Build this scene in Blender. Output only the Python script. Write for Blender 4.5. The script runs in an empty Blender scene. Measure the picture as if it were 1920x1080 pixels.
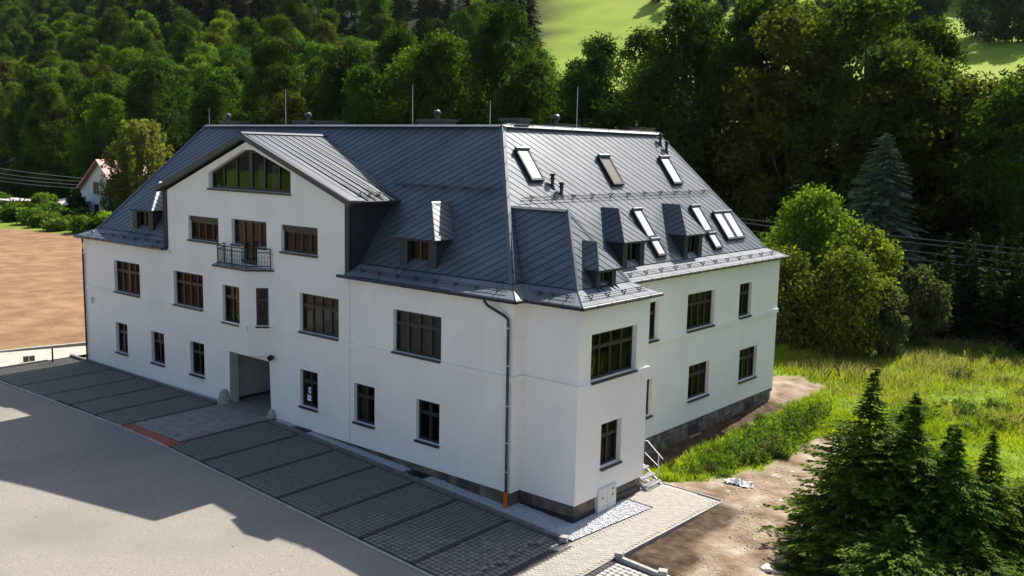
import bpy, math, random
import numpy as np
from mathutils import Vector, Matrix
from mathutils.geometry import tessellate_polygon

# ------------------------------------------------------------------ camera, light, exposure
scene = bpy.context.scene
col = scene.collection
CAMP = Vector((21.6215, -26.306, 13.2816))
R_ = Vector((0.768596, 0.639369, 0.021619)); U_ = Vector((-0.107354, 0.09559, 0.989615)); F_ = Vector((-0.630663, 0.762935, -0.142109))
cd = bpy.data.cameras.new("camera"); cam = bpy.data.objects.new("camera", cd); col.objects.link(cam)
M4 = Matrix((R_, U_, -F_)).transposed().to_4x4(); M4.translation = CAMP
cam.matrix_world = M4
cd.sensor_width = 36; cd.lens = 1792.667 / 1920 * 36; cd.clip_start = .2; cd.clip_end = 3000
scene.camera = cam
SUN = Vector((-0.07, 0.885, 1.0)).normalized()
w = bpy.data.worlds.new("World"); scene.world = w; w.use_nodes = True
nt = w.node_tree; nt.nodes.clear()
sky = nt.nodes.new("ShaderNodeTexSky"); sky.sky_type = 'NISHITA'; sky.sun_disc = False
sky.sun_elevation = math.asin(SUN.z); sky.sun_rotation = math.atan2(SUN.x, SUN.y)
sky.air_density = 1.0; sky.dust_density = 2.2; sky.ozone_density = 1.0
bg = nt.nodes.new("ShaderNodeBackground"); bg.inputs[1].default_value = 0.088
wo = nt.nodes.new("ShaderNodeOutputWorld")
nt.links.new(sky.outputs[0], bg.inputs[0]); nt.links.new(bg.outputs[0], wo.inputs[0])
sl = bpy.data.lights.new("sun", 'SUN'); sl.energy = 5.0; sl.angle = math.radians(.5); sl.color = (1, .93, .82)
so = bpy.data.objects.new("sun", sl); col.objects.link(so)
so.rotation_euler = (-SUN).to_track_quat('-Z', 'Y').to_euler(); so.location = (0, 0, 60)
scene.view_settings.view_transform = 'Standard'; scene.view_settings.look = 'None'
scene.view_settings.exposure = 0.98; scene.view_settings.gamma = 1
scene.view_settings.use_curve_mapping = False
scene.render.engine = 'CYCLES'

rng = np.random.default_rng(7); random.seed(7)

# ------------------------------------------------------------------ materials
def mat(name, c1, c2=None, scale=2., rough=.8, bump=0., bscale=40., metal=0., spec=.5, detail=6., c3=None, scale3=.3, coat=0, objvar=0., bdist=.02, streak=0.):
    m = bpy.data.materials.new(name); m.use_nodes = True
    n = m.node_tree; b = n.nodes["Principled BSDF"]; L = n.links
    b.inputs["Roughness"].default_value = rough; b.inputs["Metallic"].default_value = metal
    b.inputs["Specular IOR Level"].default_value = spec
    tc = n.nodes.new("ShaderNodeNewGeometry")
    col_out = None
    if c2 is not None:
        t = n.nodes.new("ShaderNodeTexNoise"); t.inputs["Scale"].default_value = scale; t.inputs["Detail"].default_value = detail
        L.new(tc.outputs["Position"], t.inputs["Vector"])
        r = n.nodes.new("ShaderNodeValToRGB"); r.color_ramp.elements[0].position = .35; r.color_ramp.elements[1].position = .65
        r.color_ramp.elements[0].color = (*c1, 1); r.color_ramp.elements[1].color = (*c2, 1)
        L.new(t.outputs[0], r.inputs[0]); col_out = r.outputs[0]
        if c3 is not None:
            t3 = n.nodes.new("ShaderNodeTexNoise"); t3.inputs["Scale"].default_value = scale3; t3.inputs["Detail"].default_value = 5
            L.new(tc.outputs["Position"], t3.inputs["Vector"])
            r3 = n.nodes.new("ShaderNodeValToRGB"); r3.color_ramp.elements[0].position = .45; r3.color_ramp.elements[1].position = .62
            L.new(t3.outputs[0], r3.inputs[0])
            mx = n.nodes.new("ShaderNodeMix"); mx.data_type = 'RGBA'
            L.new(r3.outputs[0], mx.inputs[0]); L.new(col_out, mx.inputs[6]); mx.inputs[7].default_value = (*c3, 1)
            col_out = mx.outputs[2]
    if streak:
        mp = n.nodes.new("ShaderNodeMapping"); mp.inputs["Scale"].default_value = (2.2, 2.2, .16); L.new(tc.outputs["Position"], mp.inputs[0])
        ts = n.nodes.new("ShaderNodeTexNoise"); ts.inputs["Scale"].default_value = 1.6; ts.inputs["Detail"].default_value = 7; L.new(mp.outputs[0], ts.inputs["Vector"])
        rs = n.nodes.new("ShaderNodeMapRange"); rs.inputs[1].default_value = .55; rs.inputs[2].default_value = .8; rs.inputs[3].default_value = 0; rs.inputs[4].default_value = streak * 2; L.new(ts.outputs[0], rs.inputs[0])
        ms = n.nodes.new("ShaderNodeMix"); ms.data_type = 'RGBA'; L.new(rs.outputs[0], ms.inputs[0]); L.new(col_out, ms.inputs[6]); ms.inputs[7].default_value = (c1[0] * .6, c1[1] * .58, c1[2] * .55, 1); col_out = ms.outputs[2]
    if objvar > 0:
        oi = n.nodes.new("ShaderNodeObjectInfo"); mr = n.nodes.new("ShaderNodeMapRange")
        mr.inputs[3].default_value = 1 - objvar; mr.inputs[4].default_value = 1 + objvar
        L.new(oi.outputs["Random"], mr.inputs[0])
        hv = n.nodes.new("ShaderNodeHueSaturation"); L.new(mr.outputs[0], hv.inputs["Value"])
        if col_out: L.new(col_out, hv.inputs["Color"])
        else: hv.inputs["Color"].default_value = (*c1, 1)
        col_out = hv.outputs[0]
    if col_out: L.new(col_out, b.inputs["Base Color"])
    else: b.inputs["Base Color"].default_value = (*c1, 1)
    if bump:
        t2 = n.nodes.new("ShaderNodeTexNoise"); t2.inputs["Scale"].default_value = bscale; t2.inputs["Detail"].default_value = 4
        L.new(tc.outputs["Position"], t2.inputs["Vector"])
        bp = n.nodes.new("ShaderNodeBump"); bp.inputs["Strength"].default_value = bump; bp.inputs["Distance"].default_value = bdist
        L.new(t2.outputs[0], bp.inputs["Height"]); L.new(bp.outputs[0], b.inputs["Normal"])
    return m

def leafmat(name, c1, c2, trans=.45, tcol=None, vary=.25, nscale=.35):
    m = bpy.data.materials.new(name); m.use_nodes = True; n = m.node_tree; n.nodes.clear(); L = n.links
    out = n.nodes.new("ShaderNodeOutputMaterial"); d = n.nodes.new("ShaderNodeBsdfDiffuse"); t = n.nodes.new("ShaderNodeBsdfTranslucent")
    mx = n.nodes.new("ShaderNodeMixShader"); mx.inputs[0].default_value = trans
    g = n.nodes.new("ShaderNodeNewGeometry"); no = n.nodes.new("ShaderNodeTexNoise"); no.inputs["Scale"].default_value = nscale; no.inputs["Detail"].default_value = 8; no.inputs["Roughness"].default_value = .7
    L.new(g.outputs["Position"], no.inputs["Vector"])
    r = n.nodes.new("ShaderNodeValToRGB"); r.color_ramp.elements[0].position = .38; r.color_ramp.elements[1].position = .64
    r.color_ramp.elements[0].color = (*c1, 1); r.color_ramp.elements[1].color = (*c2, 1)
    L.new(no.outputs[0], r.inputs[0])
    oi = n.nodes.new("ShaderNodeObjectInfo"); mr = n.nodes.new("ShaderNodeMapRange"); mr.inputs[3].default_value = 1 - vary; mr.inputs[4].default_value = 1 + vary
    L.new(oi.outputs["Random"], mr.inputs[0])
    mh = n.nodes.new("ShaderNodeMapRange"); mh.inputs[3].default_value = .48; mh.inputs[4].default_value = .525
    mu = n.nodes.new("ShaderNodeMath"); mu.operation = 'FRACT'; m7 = n.nodes.new("ShaderNodeMath"); m7.operation = 'MULTIPLY'; m7.inputs[1].default_value = 7.31
    L.new(oi.outputs["Random"], m7.inputs[0]); L.new(m7.outputs[0], mu.inputs[0]); L.new(mu.outputs[0], mh.inputs[0])
    hv = n.nodes.new("ShaderNodeHueSaturation"); L.new(mr.outputs[0], hv.inputs["Value"]); L.new(mh.outputs[0], hv.inputs["Hue"]); L.new(r.outputs[0], hv.inputs["Color"])
    L.new(hv.outputs[0], d.inputs[0])
    tc = tcol or (1.9, 2.0, .9)
    mc = n.nodes.new("ShaderNodeMix"); mc.data_type = 'RGBA'; mc.blend_type = 'MULTIPLY'; mc.inputs[0].default_value = 1
    L.new(hv.outputs[0], mc.inputs[6]); mc.inputs[7].default_value = (*tc, 1); L.new(mc.outputs[2], t.inputs[0])
    gl = n.nodes.new("ShaderNodeBsdfGlossy"); gl.inputs["Roughness"].default_value = .6; gl.inputs[0].default_value = (.6, .75, .4, 1)
    m2 = n.nodes.new("ShaderNodeMixShader"); m2.inputs[0].default_value = .014
    L.new(d.outputs[0], mx.inputs[1]); L.new(t.outputs[0], mx.inputs[2]); L.new(mx.outputs[0], m2.inputs[1]); L.new(gl.outputs[0], m2.inputs[2]); L.new(m2.outputs[0], out.inputs[0])
    return m

def glassmat(name, tint, refl, thr=True, rough=.015):
    m = bpy.data.materials.new(name); m.use_nodes = True; n = m.node_tree; n.nodes.clear(); L = n.links
    out = n.nodes.new("ShaderNodeOutputMaterial"); tr = n.nodes.new("ShaderNodeBsdfTransparent"); tr.inputs[0].default_value = (*tint, 1)
    gl = n.nodes.new("ShaderNodeBsdfGlossy"); gl.inputs["Roughness"].default_value = rough
    fr = n.nodes.new("ShaderNodeFresnel"); fr.inputs[0].default_value = 1.2
    mr = n.nodes.new("ShaderNodeMapRange"); mr.inputs[3].default_value = refl; mr.inputs[4].default_value = 1
    no = n.nodes.new("ShaderNodeTexNoise"); no.inputs["Scale"].default_value = 1.2; g = n.nodes.new("ShaderNodeNewGeometry"); L.new(g.outputs["Position"], no.inputs["Vector"])
    bp = n.nodes.new("ShaderNodeBump"); bp.inputs["Strength"].default_value = .12; bp.inputs["Distance"].default_value = .02
    L.new(no.outputs[0], bp.inputs["Height"]); L.new(bp.outputs[0], gl.inputs["Normal"])
    L.new(fr.outputs[0], mr.inputs[0])
    mx = n.nodes.new("ShaderNodeMixShader"); L.new(mr.outputs[0], mx.inputs[0]); L.new(tr.outputs[0], mx.inputs[1]); L.new(gl.outputs[0], mx.inputs[2]); L.new(mx.outputs[0], out.inputs[0])
    return m

PL = mat("white_plaster", (.80, .765, .73), (.835, .80, .765), 1.1, .9, .35, 45, spec=.2, c3=(.775, .74, .705), scale3=.35, streak=.06)
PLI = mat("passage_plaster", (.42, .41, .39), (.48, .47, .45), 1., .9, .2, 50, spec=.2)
ROOFP = mat("roof_panel_metal", (.078, .094, .113), (.105, .121, .142), .35, .46, .16, 6, metal=.42, spec=.85, objvar=.13, bdist=.01)
ROOFB = mat("roof_underlay_metal", (.012, .016, .024), None, rough=.5, spec=.4)
TRIM = mat("dark_trim_metal", (.030, .033, .038), (.040, .043, .050), 2, .45, spec=.5)
GUT = mat("gutter_metal", (.018, .016, .020), None, rough=.32, spec=.6)
CHEEK = mat("dormer_cladding", (.016, .019, .024), (.024, .028, .034), 3, .5, spec=.4)
FRAME = mat("window_frame_black", (.012, .013, .016), None, rough=.4, spec=.5)
SILL = mat("sill_metal", (.030, .030, .036), None, rough=.4, spec=.5)
GLASS = glassmat("window_glass", (.50, .52, .51), .0)
SKYG = glassmat("skylight_glass", (.18, .24, .28), .30, rough=.03)
CURT = mat("curtain", (.78, .68, .55), (.66, .56, .44), 3, .9, .3, 12)
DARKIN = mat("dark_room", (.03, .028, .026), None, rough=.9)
BLIND = mat("roller_blind", (.10, .095, .085), (.13, .12, .11), 5, .7)
BASE = mat("foundation_render", (.085, .068, .050), (.20, .165, .125), 1.8, .9, .5, 14, c3=(.05, .045, .042), scale3=1.1)
TAR = mat("tar_membrane", (.010, .010, .011), (.02, .02, .02), 3, .55, .4, 20)
STONE = mat("rubble_stone", (.075, .068, .058), (.20, .182, .155), 2.2, .9, .6, 18, objvar=.25)
MORT = mat("old_mortar", (.06, .055, .048), (.12, .11, .095), 3, .95, .6, 22)
BRICK = mat("chimney_brick", (.30, .14, .11), (.42, .28, .24), 6, .9, .4, 20)
ORANGE = mat("orange_pipe", (.62, .10, .015), None, rough=.45)
CABM = mat("cabinet_grey", (.60, .60, .57), (.55, .55, .52), 3, .6)
GALV = mat("galvanised_steel", (.45, .46, .50), (.58, .58, .62), 8, .4, metal=.6)
IRON = mat("wrought_iron", (.014, .012, .013), None, rough=.5)
CONC = mat("grey_concrete", (.26, .25, .24), (.36, .35, .33), 5, .9, .4, 30, objvar=.10)
CONCD = mat("dark_kerb_concrete", (.10, .098, .092), (.15, .145, .14), 4, .9, .4, 30)
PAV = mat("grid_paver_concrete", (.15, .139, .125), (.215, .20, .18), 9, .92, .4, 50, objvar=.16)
PAVD = mat("dark_paver", (.030, .030, .034), (.045, .045, .05), 8, .85, .3, 50, objvar=.15)
PAVR = mat("red_paver", (.26, .075, .05), (.33, .11, .08), 8, .9, .3, 50, objvar=.15)
PAVL = mat("light_paver", (.30, .28, .25), (.365, .34, .305), 4, .92, .3, 60, objvar=.07)
JOINT = mat("joint_soil", (.022, .022, .022), (.04, .038, .034), 6, .95)
JOINTL = mat("joint_sand", (.22, .20, .17), (.28, .26, .22), 6, .95)
ASPH = mat("asphalt", (.185, .168, .145), (.265, .243, .213), 17., .93, .55, 70, c3=(.172, .160, .145), scale3=.13, bdist=.012)
GRAV = mat("white_gravel", (.30, .30, .32), (.60, .60, .63), 14, .85, .6, 30)
LANE = mat("pale_concrete_lane", (.33, .295, .25), (.42, .38, .33), 1.2, .9, .3, 20)
EARTH = mat("dark_earth", (.060, .040, .026), (.115, .08, .052), 1.6, .95, .8, 9, bdist=.08)
WHITE = mat("white_sheet", (.8, .8, .8), None, rough=.8)
NOTE = mat("notice_paper", (.75, .8, .88), None, rough=.7)
INK = mat("notice_print", (.04, .08, .25), None, rough=.7)
BARK = mat("bark", (.035, .028, .022), (.07, .06, .048), 3, .95)
BIRCHB = mat("birch_bark", (.45, .42, .36), (.2, .18, .15), 3, .9)
HWALL = mat("far_house_wall", (.62, .64, .66), (.70, .71, .72), 1, .9)
HROOF = mat("far_house_red_roof", (.42, .16, .16), (.50, .26, .27), 1.5, .5)
WOOD = mat("brown_timber", (.10, .05, .03), (.15, .08, .05), 3, .8)
PALEROOF = mat("pale_shed_roof", (.42, .38, .36), (.55, .5, .48), 2, .7)
RUB = mat("pale_rubble", (.34, .31, .27), (.52, .49, .44), 5, .9, .4, 12, objvar=.25)
LAMPM = mat("lamp_black", (.01, .01, .012), None, rough=.3)
WIRE = mat("power_cable", (.28, .27, .25), None, rough=.5)

# ------------------------------------------------------------------ mesh builder
class MB:
    def __init__(s): s.v = []; s.f = []; s.m = []
    def face(s, pts, mi=0):
        k = len(s.v); s.v += [tuple(p) for p in pts]; s.f.append(tuple(range(k, k + len(pts)))); s.m.append(mi)
    def box(s, a, b, mi=0):
        x0, y0, z0 = a; x1, y1, z1 = b; k = len(s.v)
        s.v += [(x0, y0, z0), (x1, y0, z0), (x1, y1, z0), (x0, y1, z0), (x0, y0, z1), (x1, y0, z1), (x1, y1, z1), (x0, y1, z1)]
        for q in ((0, 3, 2, 1), (4, 5, 6, 7), (0, 1, 5, 4), (1, 2, 6, 5), (2, 3, 7, 6), (3, 0, 4, 7)): s.f.append(tuple(k + i for i in q)); s.m.append(mi)
    def obox(s, c, ax, ay, az, mi=0):   # oriented box: centre + half axes
        c = Vector(c); ax = Vector(ax); ay = Vector(ay); az = Vector(az); k = len(s.v)
        for sz in (-1, 1):
            for sx, sy in ((-1, -1), (1, -1), (1, 1), (-1, 1)): s.v.append(tuple(c + ax * sx + ay * sy + az * sz))
        for q in ((0, 3, 2, 1), (4, 5, 6, 7), (0, 1, 5, 4), (1, 2, 6, 5), (2, 3, 7, 6), (3, 0, 4, 7)): s.f.append(tuple(k + i for i in q)); s.m.append(mi)
    def bar(s, p, q, r, mi=0, r2=None):
        p = Vector(p); q = Vector(q); d = (q - p); l = d.length; d.normalize()
        a = d.orthogonal().normalized(); b = d.cross(a); r2 = r if r2 is None else r2
        s.obox((p + q) / 2, a * r, b * r2, d * l / 2, mi)
    def tube(s, pts, r, n=8, mi=0, cap=True):
        pts = [Vector(p) for p in pts]; rr = r if isinstance(r, (list, tuple)) else [r] * len(pts); k = len(s.v)
        for i, p in enumerate(pts):
            d = (pts[min(i + 1, len(pts) - 1)] - pts[max(i - 1, 0)]).normalized()
            a = d.cross(Vector((0.013, .021, 1)) if abs(d.z) < .9 else Vector((1, .01, 0))).normalized(); b = d.cross(a)
            for j in range(n):
                t = 2 * math.pi * j / n; s.v.append(tuple(p + (a * math.cos(t) + b * math.sin(t)) * rr[i]))
        for i in range(len(pts) - 1):
            for j in range(n): s.f.append((k + i * n + j, k + i * n + (j + 1) % n, k + (i + 1) * n + (j + 1) % n, k + (i + 1) * n + j)); s.m.append(mi)
        if cap:
            s.f.append(tuple(k + j for j in range(n))); s.m.append(mi)
            e = k + (len(pts) - 1) * n; s.f.append(tuple(e + j for j in reversed(range(n)))); s.m.append(mi)
    def lathe(s, c, prof, n=16, mi=0):
        k = len(s.v)
        for r, z in prof:
            for j in range(n): t = 2 * math.pi * j / n; s.v.append((c[0] + r * math.cos(t), c[1] + r * math.sin(t), c[2] + z))
        for i in range(len(prof) - 1):
            for j in range(n): s.f.append((k + i * n + j, k + i * n + (j + 1) % n, k + (i + 1) * n + (j + 1) % n, k + (i + 1) * n + j)); s.m.append(mi)
        s.f.append(tuple(k + (len(prof) - 1) * n + j for j in range(n))); s.m.append(mi)
    def prism(s, poly, ext, mi=0):   # poly: 3d points, ext: vector
        ext = Vector(ext); P = [Vector(p) for p in poly]; k = len(s.v); n = len(P)
        s.v += [tuple(p) for p in P] + [tuple(p + ext) for p in P]
        tri = tessellate_polygon([P])
        for t in tri: s.f.append((k + t[0], k + t[1], k + t[2])); s.m.append(mi); s.f.append((k + n + t[2], k + n + t[1], k + n + t[0])); s.m.append(mi)
        for i in range(n): j = (i + 1) % n; s.f.append((k + i, k + j, k + n + j, k + n + i)); s.m.append(mi)
    def build(s, name, mats, parent=None, smooth=False, **props):
        me = bpy.data.meshes.new(name); me.from_pydata(s.v, [], s.f)
        mats = mats if isinstance(mats, (list, tuple)) else [mats]
        for mm in mats: me.materials.append(mm)
        if len(mats) > 1: me.polygons.foreach_set("material_index", s.m)
        if smooth: me.polygons.foreach_set("use_smooth", [True] * len(me.polygons))
        me.update()
        o = bpy.data.objects.new(name, me); col.objects.link(o)
        if parent: o.parent = parent
        for k, v in props.items(): o[k] = v
        return o
def npmesh(name, V, F, m, uvattr=None):
    me = bpy.data.meshes.new(name); nv = len(V); nf = len(F); k = F.shape[1]
    me.vertices.add(nv); me.vertices.foreach_set("co", V.astype(np.float32).ravel())
    me.loops.add(nf * k); me.loops.foreach_set("vertex_index", F.astype(np.int32).ravel())
    me.polygons.add(nf); me.polygons.foreach_set("loop_start", np.arange(0, nf * k, k, dtype=np.int32)); me.polygons.foreach_set("loop_total", np.full(nf, k, dtype=np.int32))
    me.materials.append(m); me.update(calc_edges=True); return me
def link(name, me, parent=None, loc=None, rz=0, sc=None, **props):
    o = bpy.data.objects.new(name, me); col.objects.link(o)
    if parent: o.parent = parent
    if loc is not None: o.location = loc
    if rz: o.rotation_euler = (0, 0, rz)
    if sc is not None: o.scale = sc if isinstance(sc, (tuple, list)) else (sc,) * 3
    for k, v in props.items(): o[k] = v
    return o
def thing(name, label, cat, loc=(0, 0, 0), rz=0, group=None, sc=None):
    o = link(name, None, None, loc, rz, sc); o['label'] = label; o['category'] = cat
    if group: o['group'] = group
    return o

# ------------------------------------------------------------------ terrain
def zbase(x, y):
    x = np.asarray(x, float); y = np.asarray(y, float)
    z = np.interp(x, [-32, -14.4, 2.5, 8, 30], [.68, .777, 0, -.15, -.3]) + .01 * np.clip(y, -40, 60)
    z = z - .5 * np.exp(-((x - 1.2) / 2.2) ** 2) * np.clip((y - 6.2) / 2, 0, 1) * np.clip((24 - y) / 2, 0, 1)
    return z
def zt(x, y):
    x = np.asarray(x, float); y = np.asarray(y, float)
    k = np.interp(x, [-600, -320, -200, -120, -60, 0, 60, 200], [.66, .54, .44, .35, .275, .24, .22, .2])
    t = np.clip(y - 66, 0, None)
    h = k * t * t / (t + 25) + 2.0 * np.sin(x * .021 + 1) * np.clip(t / 80, 0, 1) + 2.2 * np.sin(y * .03 + x * .013) * np.clip(t / 100, 0, 1)
    return zbase(x, y) + h + .04 * np.sin(x * 1.3) * np.sin(y * 1.1) * np.clip((np.abs(x) - 3) / 5, 0, 1)
def inpoly(x, y, P):
    x = np.asarray(x); y = np.asarray(y); r = np.zeros(x.shape, bool); n = len(P)
    for i in range(n):
        x1, y1 = P[i]; x2, y2 = P[(i + 1) % n]
        c = ((y1 > y) != (y2 > y)) & (x < (x2 - x1) * (y - y1) / (y2 - y1 + 1e-12) + x1); r ^= c
    return r
def vn(x, y, s, seed=0):  # cheap smooth noise
    r = np.zeros(np.shape(x)); a = np.random.default_rng(seed)
    for i in range(6):
        th = a.uniform(0, 6.28); f = s * a.uniform(.6, 2.2); r = r + np.sin((np.cos(th) * x + np.sin(th) * y) * f + a.uniform(0, 6.28))
    return r / 3.4
DIRT = [(3, -9), (40, -9), (40, 0), (16, 1.5), (12.0, 3.5), (9.3, 7.5), (7.8, 11), (7.0, 14), (6.9, 18), (4.6, 17.5), (5.0, 14), (4.9, 10.6), (4.0, 8.2), (2.2, 7.6), (.6, 7.4), (-.2, 5)]
DIRT2 = [(-.2, 22), (1.6, 22), (1.4, 26), (-.4, 27), (-2, 26)]
def dist_poly(x, y, P):
    d = np.full(np.shape(x), 1e9)
    for i in range(len(P)):
        a = np.array(P[i], float); b = np.array(P[(i + 1) % len(P)], float); ab = b - a
        t = np.clip(((x - a[0]) * ab[0] + (y - a[1]) * ab[1]) / (ab @ ab), 0, 1)
        d = np.minimum(d, np.hypot(x - a[0] - t * ab[0], y - a[1] - t * ab[1]))
    return np.where(inpoly(x, y, P), d, -d)
def dirtmask(x, y):
    n = .55 * vn(x, y, 1.1, 3) + .3 * vn(x, y, 3.1, 4)
    a = np.clip((dist_poly(x, y, DIRT) + n) / .5 + .5, 0, 1); b = np.clip((dist_poly(x, y, DIRT2) + n) / .4 + .5, 0, 1)
    c = np.clip((1.6 - np.hypot((x - 9.0) / 1.6, y - 15.5) + n) / .6, 0, 1)
    return np.maximum(np.maximum(a, b), c)
SOIL = [(-37.8, -3.4), (-36.2, 4), (-33, 30), (-36, 36), (-60, 33), (-108, 34), (-126, 30), (-140, -10), (-150, -140), (-40, -140), (-39.5, -12)]
def soilmask(x, y): return np.clip((dist_poly(x, y, SOIL) + 1.0 * vn(x, y, .7, 9)) / 1.2 + .5, 0, 1) * (x < -36)
def fieldmask(x, y):   # bright meadow on the hill
    t = (y - 66)
    edge = -134 - .60 * (y - 150)
    a = np.clip((x - edge + 5 * vn(x, y, .05, 5)) / 10, 0, 1) * np.clip((y - 118) / 15, 0, 1)
    return a
def axis(lo, hi, d0, d1, step, far):
    a = list(np.arange(d0, d1 + 1e-6, step)); x = d0; s = step
    L = []
    while x > lo: s = min(s * 1.15, far); x -= s; L.append(x)
    x = d1; s = step; Rr = []
    while x < hi: s = min(s * 1.15, far); x += s; Rr.append(x)
    return np.array(L[::-1] + a + Rr)
gx = np.concatenate([axis(-900, -.1, -42, -1, .5, 12)[:-1], np.arange(-.5, 13, .22), axis(13, 500, 13, 30, .45, 12)]); gy = np.concatenate([axis(-260, -2, -14, -2, .5, 12), np.arange(-1.78, 13, .22), axis(13.05, 1100, 13.05, 46, .45, 12)])
gx = np.unique(np.round(gx, 3)); gy = np.unique(np.round(gy, 3))
GX, GY = np.meshgrid(gx, gy); GZ = zt(GX, GY)
built = inpoly(GX, GY, [(-37.9, -60), (5.2, -60), (5.2, -9), (60, -9), (60, -60)]) | ((GX > -37.6) & (GX < -31) & (GY < 40)) | ((GX > -34) & (GX < 5.35) & (GY < 6.62) & ((GX > 1.2) | (GY < 6.2))) | ((GX > -34) & (GX < 60) & (GY < -5)) | ((GX > 5) & (GX < 14) & (GY < -.3) & (GY > -9)) | ((GX > -31) & (GX < -.4) & (GY < 22) & (GY > -1))
GZ = np.where(built, GZ - .22, GZ + np.where((GX > 3) & (GX < 30) & (GY < 20), .03 * vn(GX, GY, 2.3, 12) + .012 * rng.standard_normal(GX.shape), 0))
nx, ny = len(gx), len(gy); idx = np.arange(nx * ny).reshape(ny, nx)
Fq = np.stack([idx[:-1, :-1], idx[:-1, 1:], idx[1:, 1:], idx[1:, :-1]], -1).reshape(-1, 4)
def groundmat():
    m = bpy.data.materials.new("ground_mix"); m.use_nodes = True; n = m.node_tree; b = n.nodes["Principled BSDF"]; L = n.links
    b.inputs["Roughness"].default_value = .95; b.inputs["Specular IOR Level"].default_value = .1
    g = n.nodes.new("ShaderNodeNewGeometry")
    def noise(s, d=6):
        t = n.nodes.new("ShaderNodeTexNoise"); t.inputs["Scale"].default_value = s; t.inputs["Detail"].default_value = d; L.new(g.outputs["Position"], t.inputs["Vector"]); return t.outputs[0]
    def ramp(src, stops):
        r = n.nodes.new("ShaderNodeValToRGB"); e = r.color_ramp.elements
        while len(e) < len(stops): e.new(.5)
        for i, (p, c) in enumerate(stops): e[i].position = p; e[i].color = (*c, 1)
        L.new(src, r.inputs[0]); return r.outputs[0]
    def mix(f, a, c):
        x = n.nodes.new("ShaderNodeMix"); x.data_type = 'RGBA'; L.new(f, x.inputs[0]); L.new(a, x.inputs[6]); L.new(c, x.inputs[7]); return x.outputs[2]
    def attr(k):
        a = n.nodes.new("ShaderNodeAttribute"); a.attribute_name = k; return a.outputs["Fac"]
    grass = ramp(noise(.45), [(.32, (.075, .13, .014)), (.5, (.13, .20, .02)), (.68, (.19, .24, .045))])
    dirt = ramp(noise(.9, 10), [(.30, (.10, .068, .043)), (.45, (.20, .148, .10)), (.58, (.27, .215, .16)), (.70, (.36, .31, .25))])
    soil = ramp(noise(.6, 12), [(.3, (.16, .096, .054)), (.5, (.22, .132, .076)), (.7, (.285, .182, .108))])
    field = ramp(noise(.05, 8), [(.3, (.16, .23, .026)), (.55, (.23, .31, .036)), (.75, (.29, .34, .07))])
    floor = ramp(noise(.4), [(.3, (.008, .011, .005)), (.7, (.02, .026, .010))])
    earth = ramp(noise(2.2, 9), [(.3, (.035, .024, .016)), (.55, (.075, .052, .034)), (.75, (.12, .088, .06))])
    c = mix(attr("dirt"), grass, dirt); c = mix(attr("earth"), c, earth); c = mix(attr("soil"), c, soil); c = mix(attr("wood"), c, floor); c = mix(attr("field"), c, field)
    L.new(c, b.inputs["Base Color"])
    bp = n.nodes.new("ShaderNodeBump"); bp.inputs["Strength"].default_value = .7; bp.inputs["Distance"].default_value = .12; L.new(noise(5, 8), bp.inputs["Height"]); L.new(bp.outputs[0], b.inputs["Normal"])
    return m
gme = npmesh("ground", np.stack([GX, GY, GZ], -1).reshape(-1, 3), Fq, groundmat())
EARTHP = [(4.9, -.5), (7.6, -.7), (7.4, .6), (6.85, 1.8), (6.6, 3.2), (6.75, 4.8), (6.4, 5.8), (5.9, 6.3), (4.9, 6.5)]
STRIP = [(-.3, 6.3), (1.2, 6.9), (1.3, 12), (1.1, 22.2), (-.3, 22.6)]
earthm = np.maximum(np.clip((dist_poly(GX, GY, EARTHP) + .22 * vn(GX, GY, 2.6, 31)) / .35 + .5, 0, 1), np.clip((dist_poly(GX, GY, STRIP) + .3 * vn(GX, GY, 1.8, 32)) / .6 + .5, 0, 1))
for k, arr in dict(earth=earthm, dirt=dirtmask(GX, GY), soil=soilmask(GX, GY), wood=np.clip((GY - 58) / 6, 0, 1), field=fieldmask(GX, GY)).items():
    a = gme.attributes.new(k, 'FLOAT', 'POINT'); a.data.foreach_set("value", arr.astype(np.float32).ravel())
gme.polygons.foreach_set("use_smooth", [True] * len(gme.polygons))
link("ground", gme, kind='structure')

def sheet(name, poly, dz, m, step=1., **props):
    """flat-lying sheet that follows the ground level, cut to a convex/concave polygon"""
    xs = [p[0] for p in poly]; ys = [p[1] for p in poly]; mb = MB()
    P = [Vector((x, y, 0)) for x, y in poly]; tris = tessellate_polygon([P])
    V = []; F = []
    for t in tris:
        q = [(P[i].x, P[i].y) for i in t]; stack = [q]
        while stack:
            a = stack.pop(); e = [math.dist(a[i], a[(i + 1) % 3]) for i in range(3)]; i = e.index(max(e))
            if e[i] > step:
                m_ = ((a[i][0] + a[(i + 1) % 3][0]) / 2, (a[i][1] + a[(i + 1) % 3][1]) / 2)
                stack.append([a[i], m_, a[(i + 2) % 3]]); stack.append([m_, a[(i + 1) % 3], a[(i + 2) % 3]])
            else: mb.face([(x, y, float(zbase(x, y)) + dz) for x, y in a])
    return mb.build(name, m, None, **props)
sheet("asphalt_yard", [(-33.7, -60), (60, -60), (60, -8.6), (5.2, -8.6), (3.6, -5.9), (-13.9, -5.62), (-18.3, -5.4), (-33.7, -5.7)], -.02, ASPH, 3., kind='structure')
sheet("concrete_lane", [(-38.2, -60), (-33.75, -60), (-33.75, 40), (-34.6, 40), (-36.0, 2), (-37.9, -3)], -.03, LANE, 4., kind='structure')
lot = sheet("parking_lot", [(-33.7, -5.7), (-18.3, -5.4), (-13.9, -5.62), (3.6, -5.9), (5.2, -8.6), (3.6, -8.6), (3.6, -.5), (-13.9, -.2), (-14.4, 9), (-18.4, 9), (-18.3, -.1), (-33.7, .1)], -.055, JOINT, 2., kind='structure')
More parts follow.
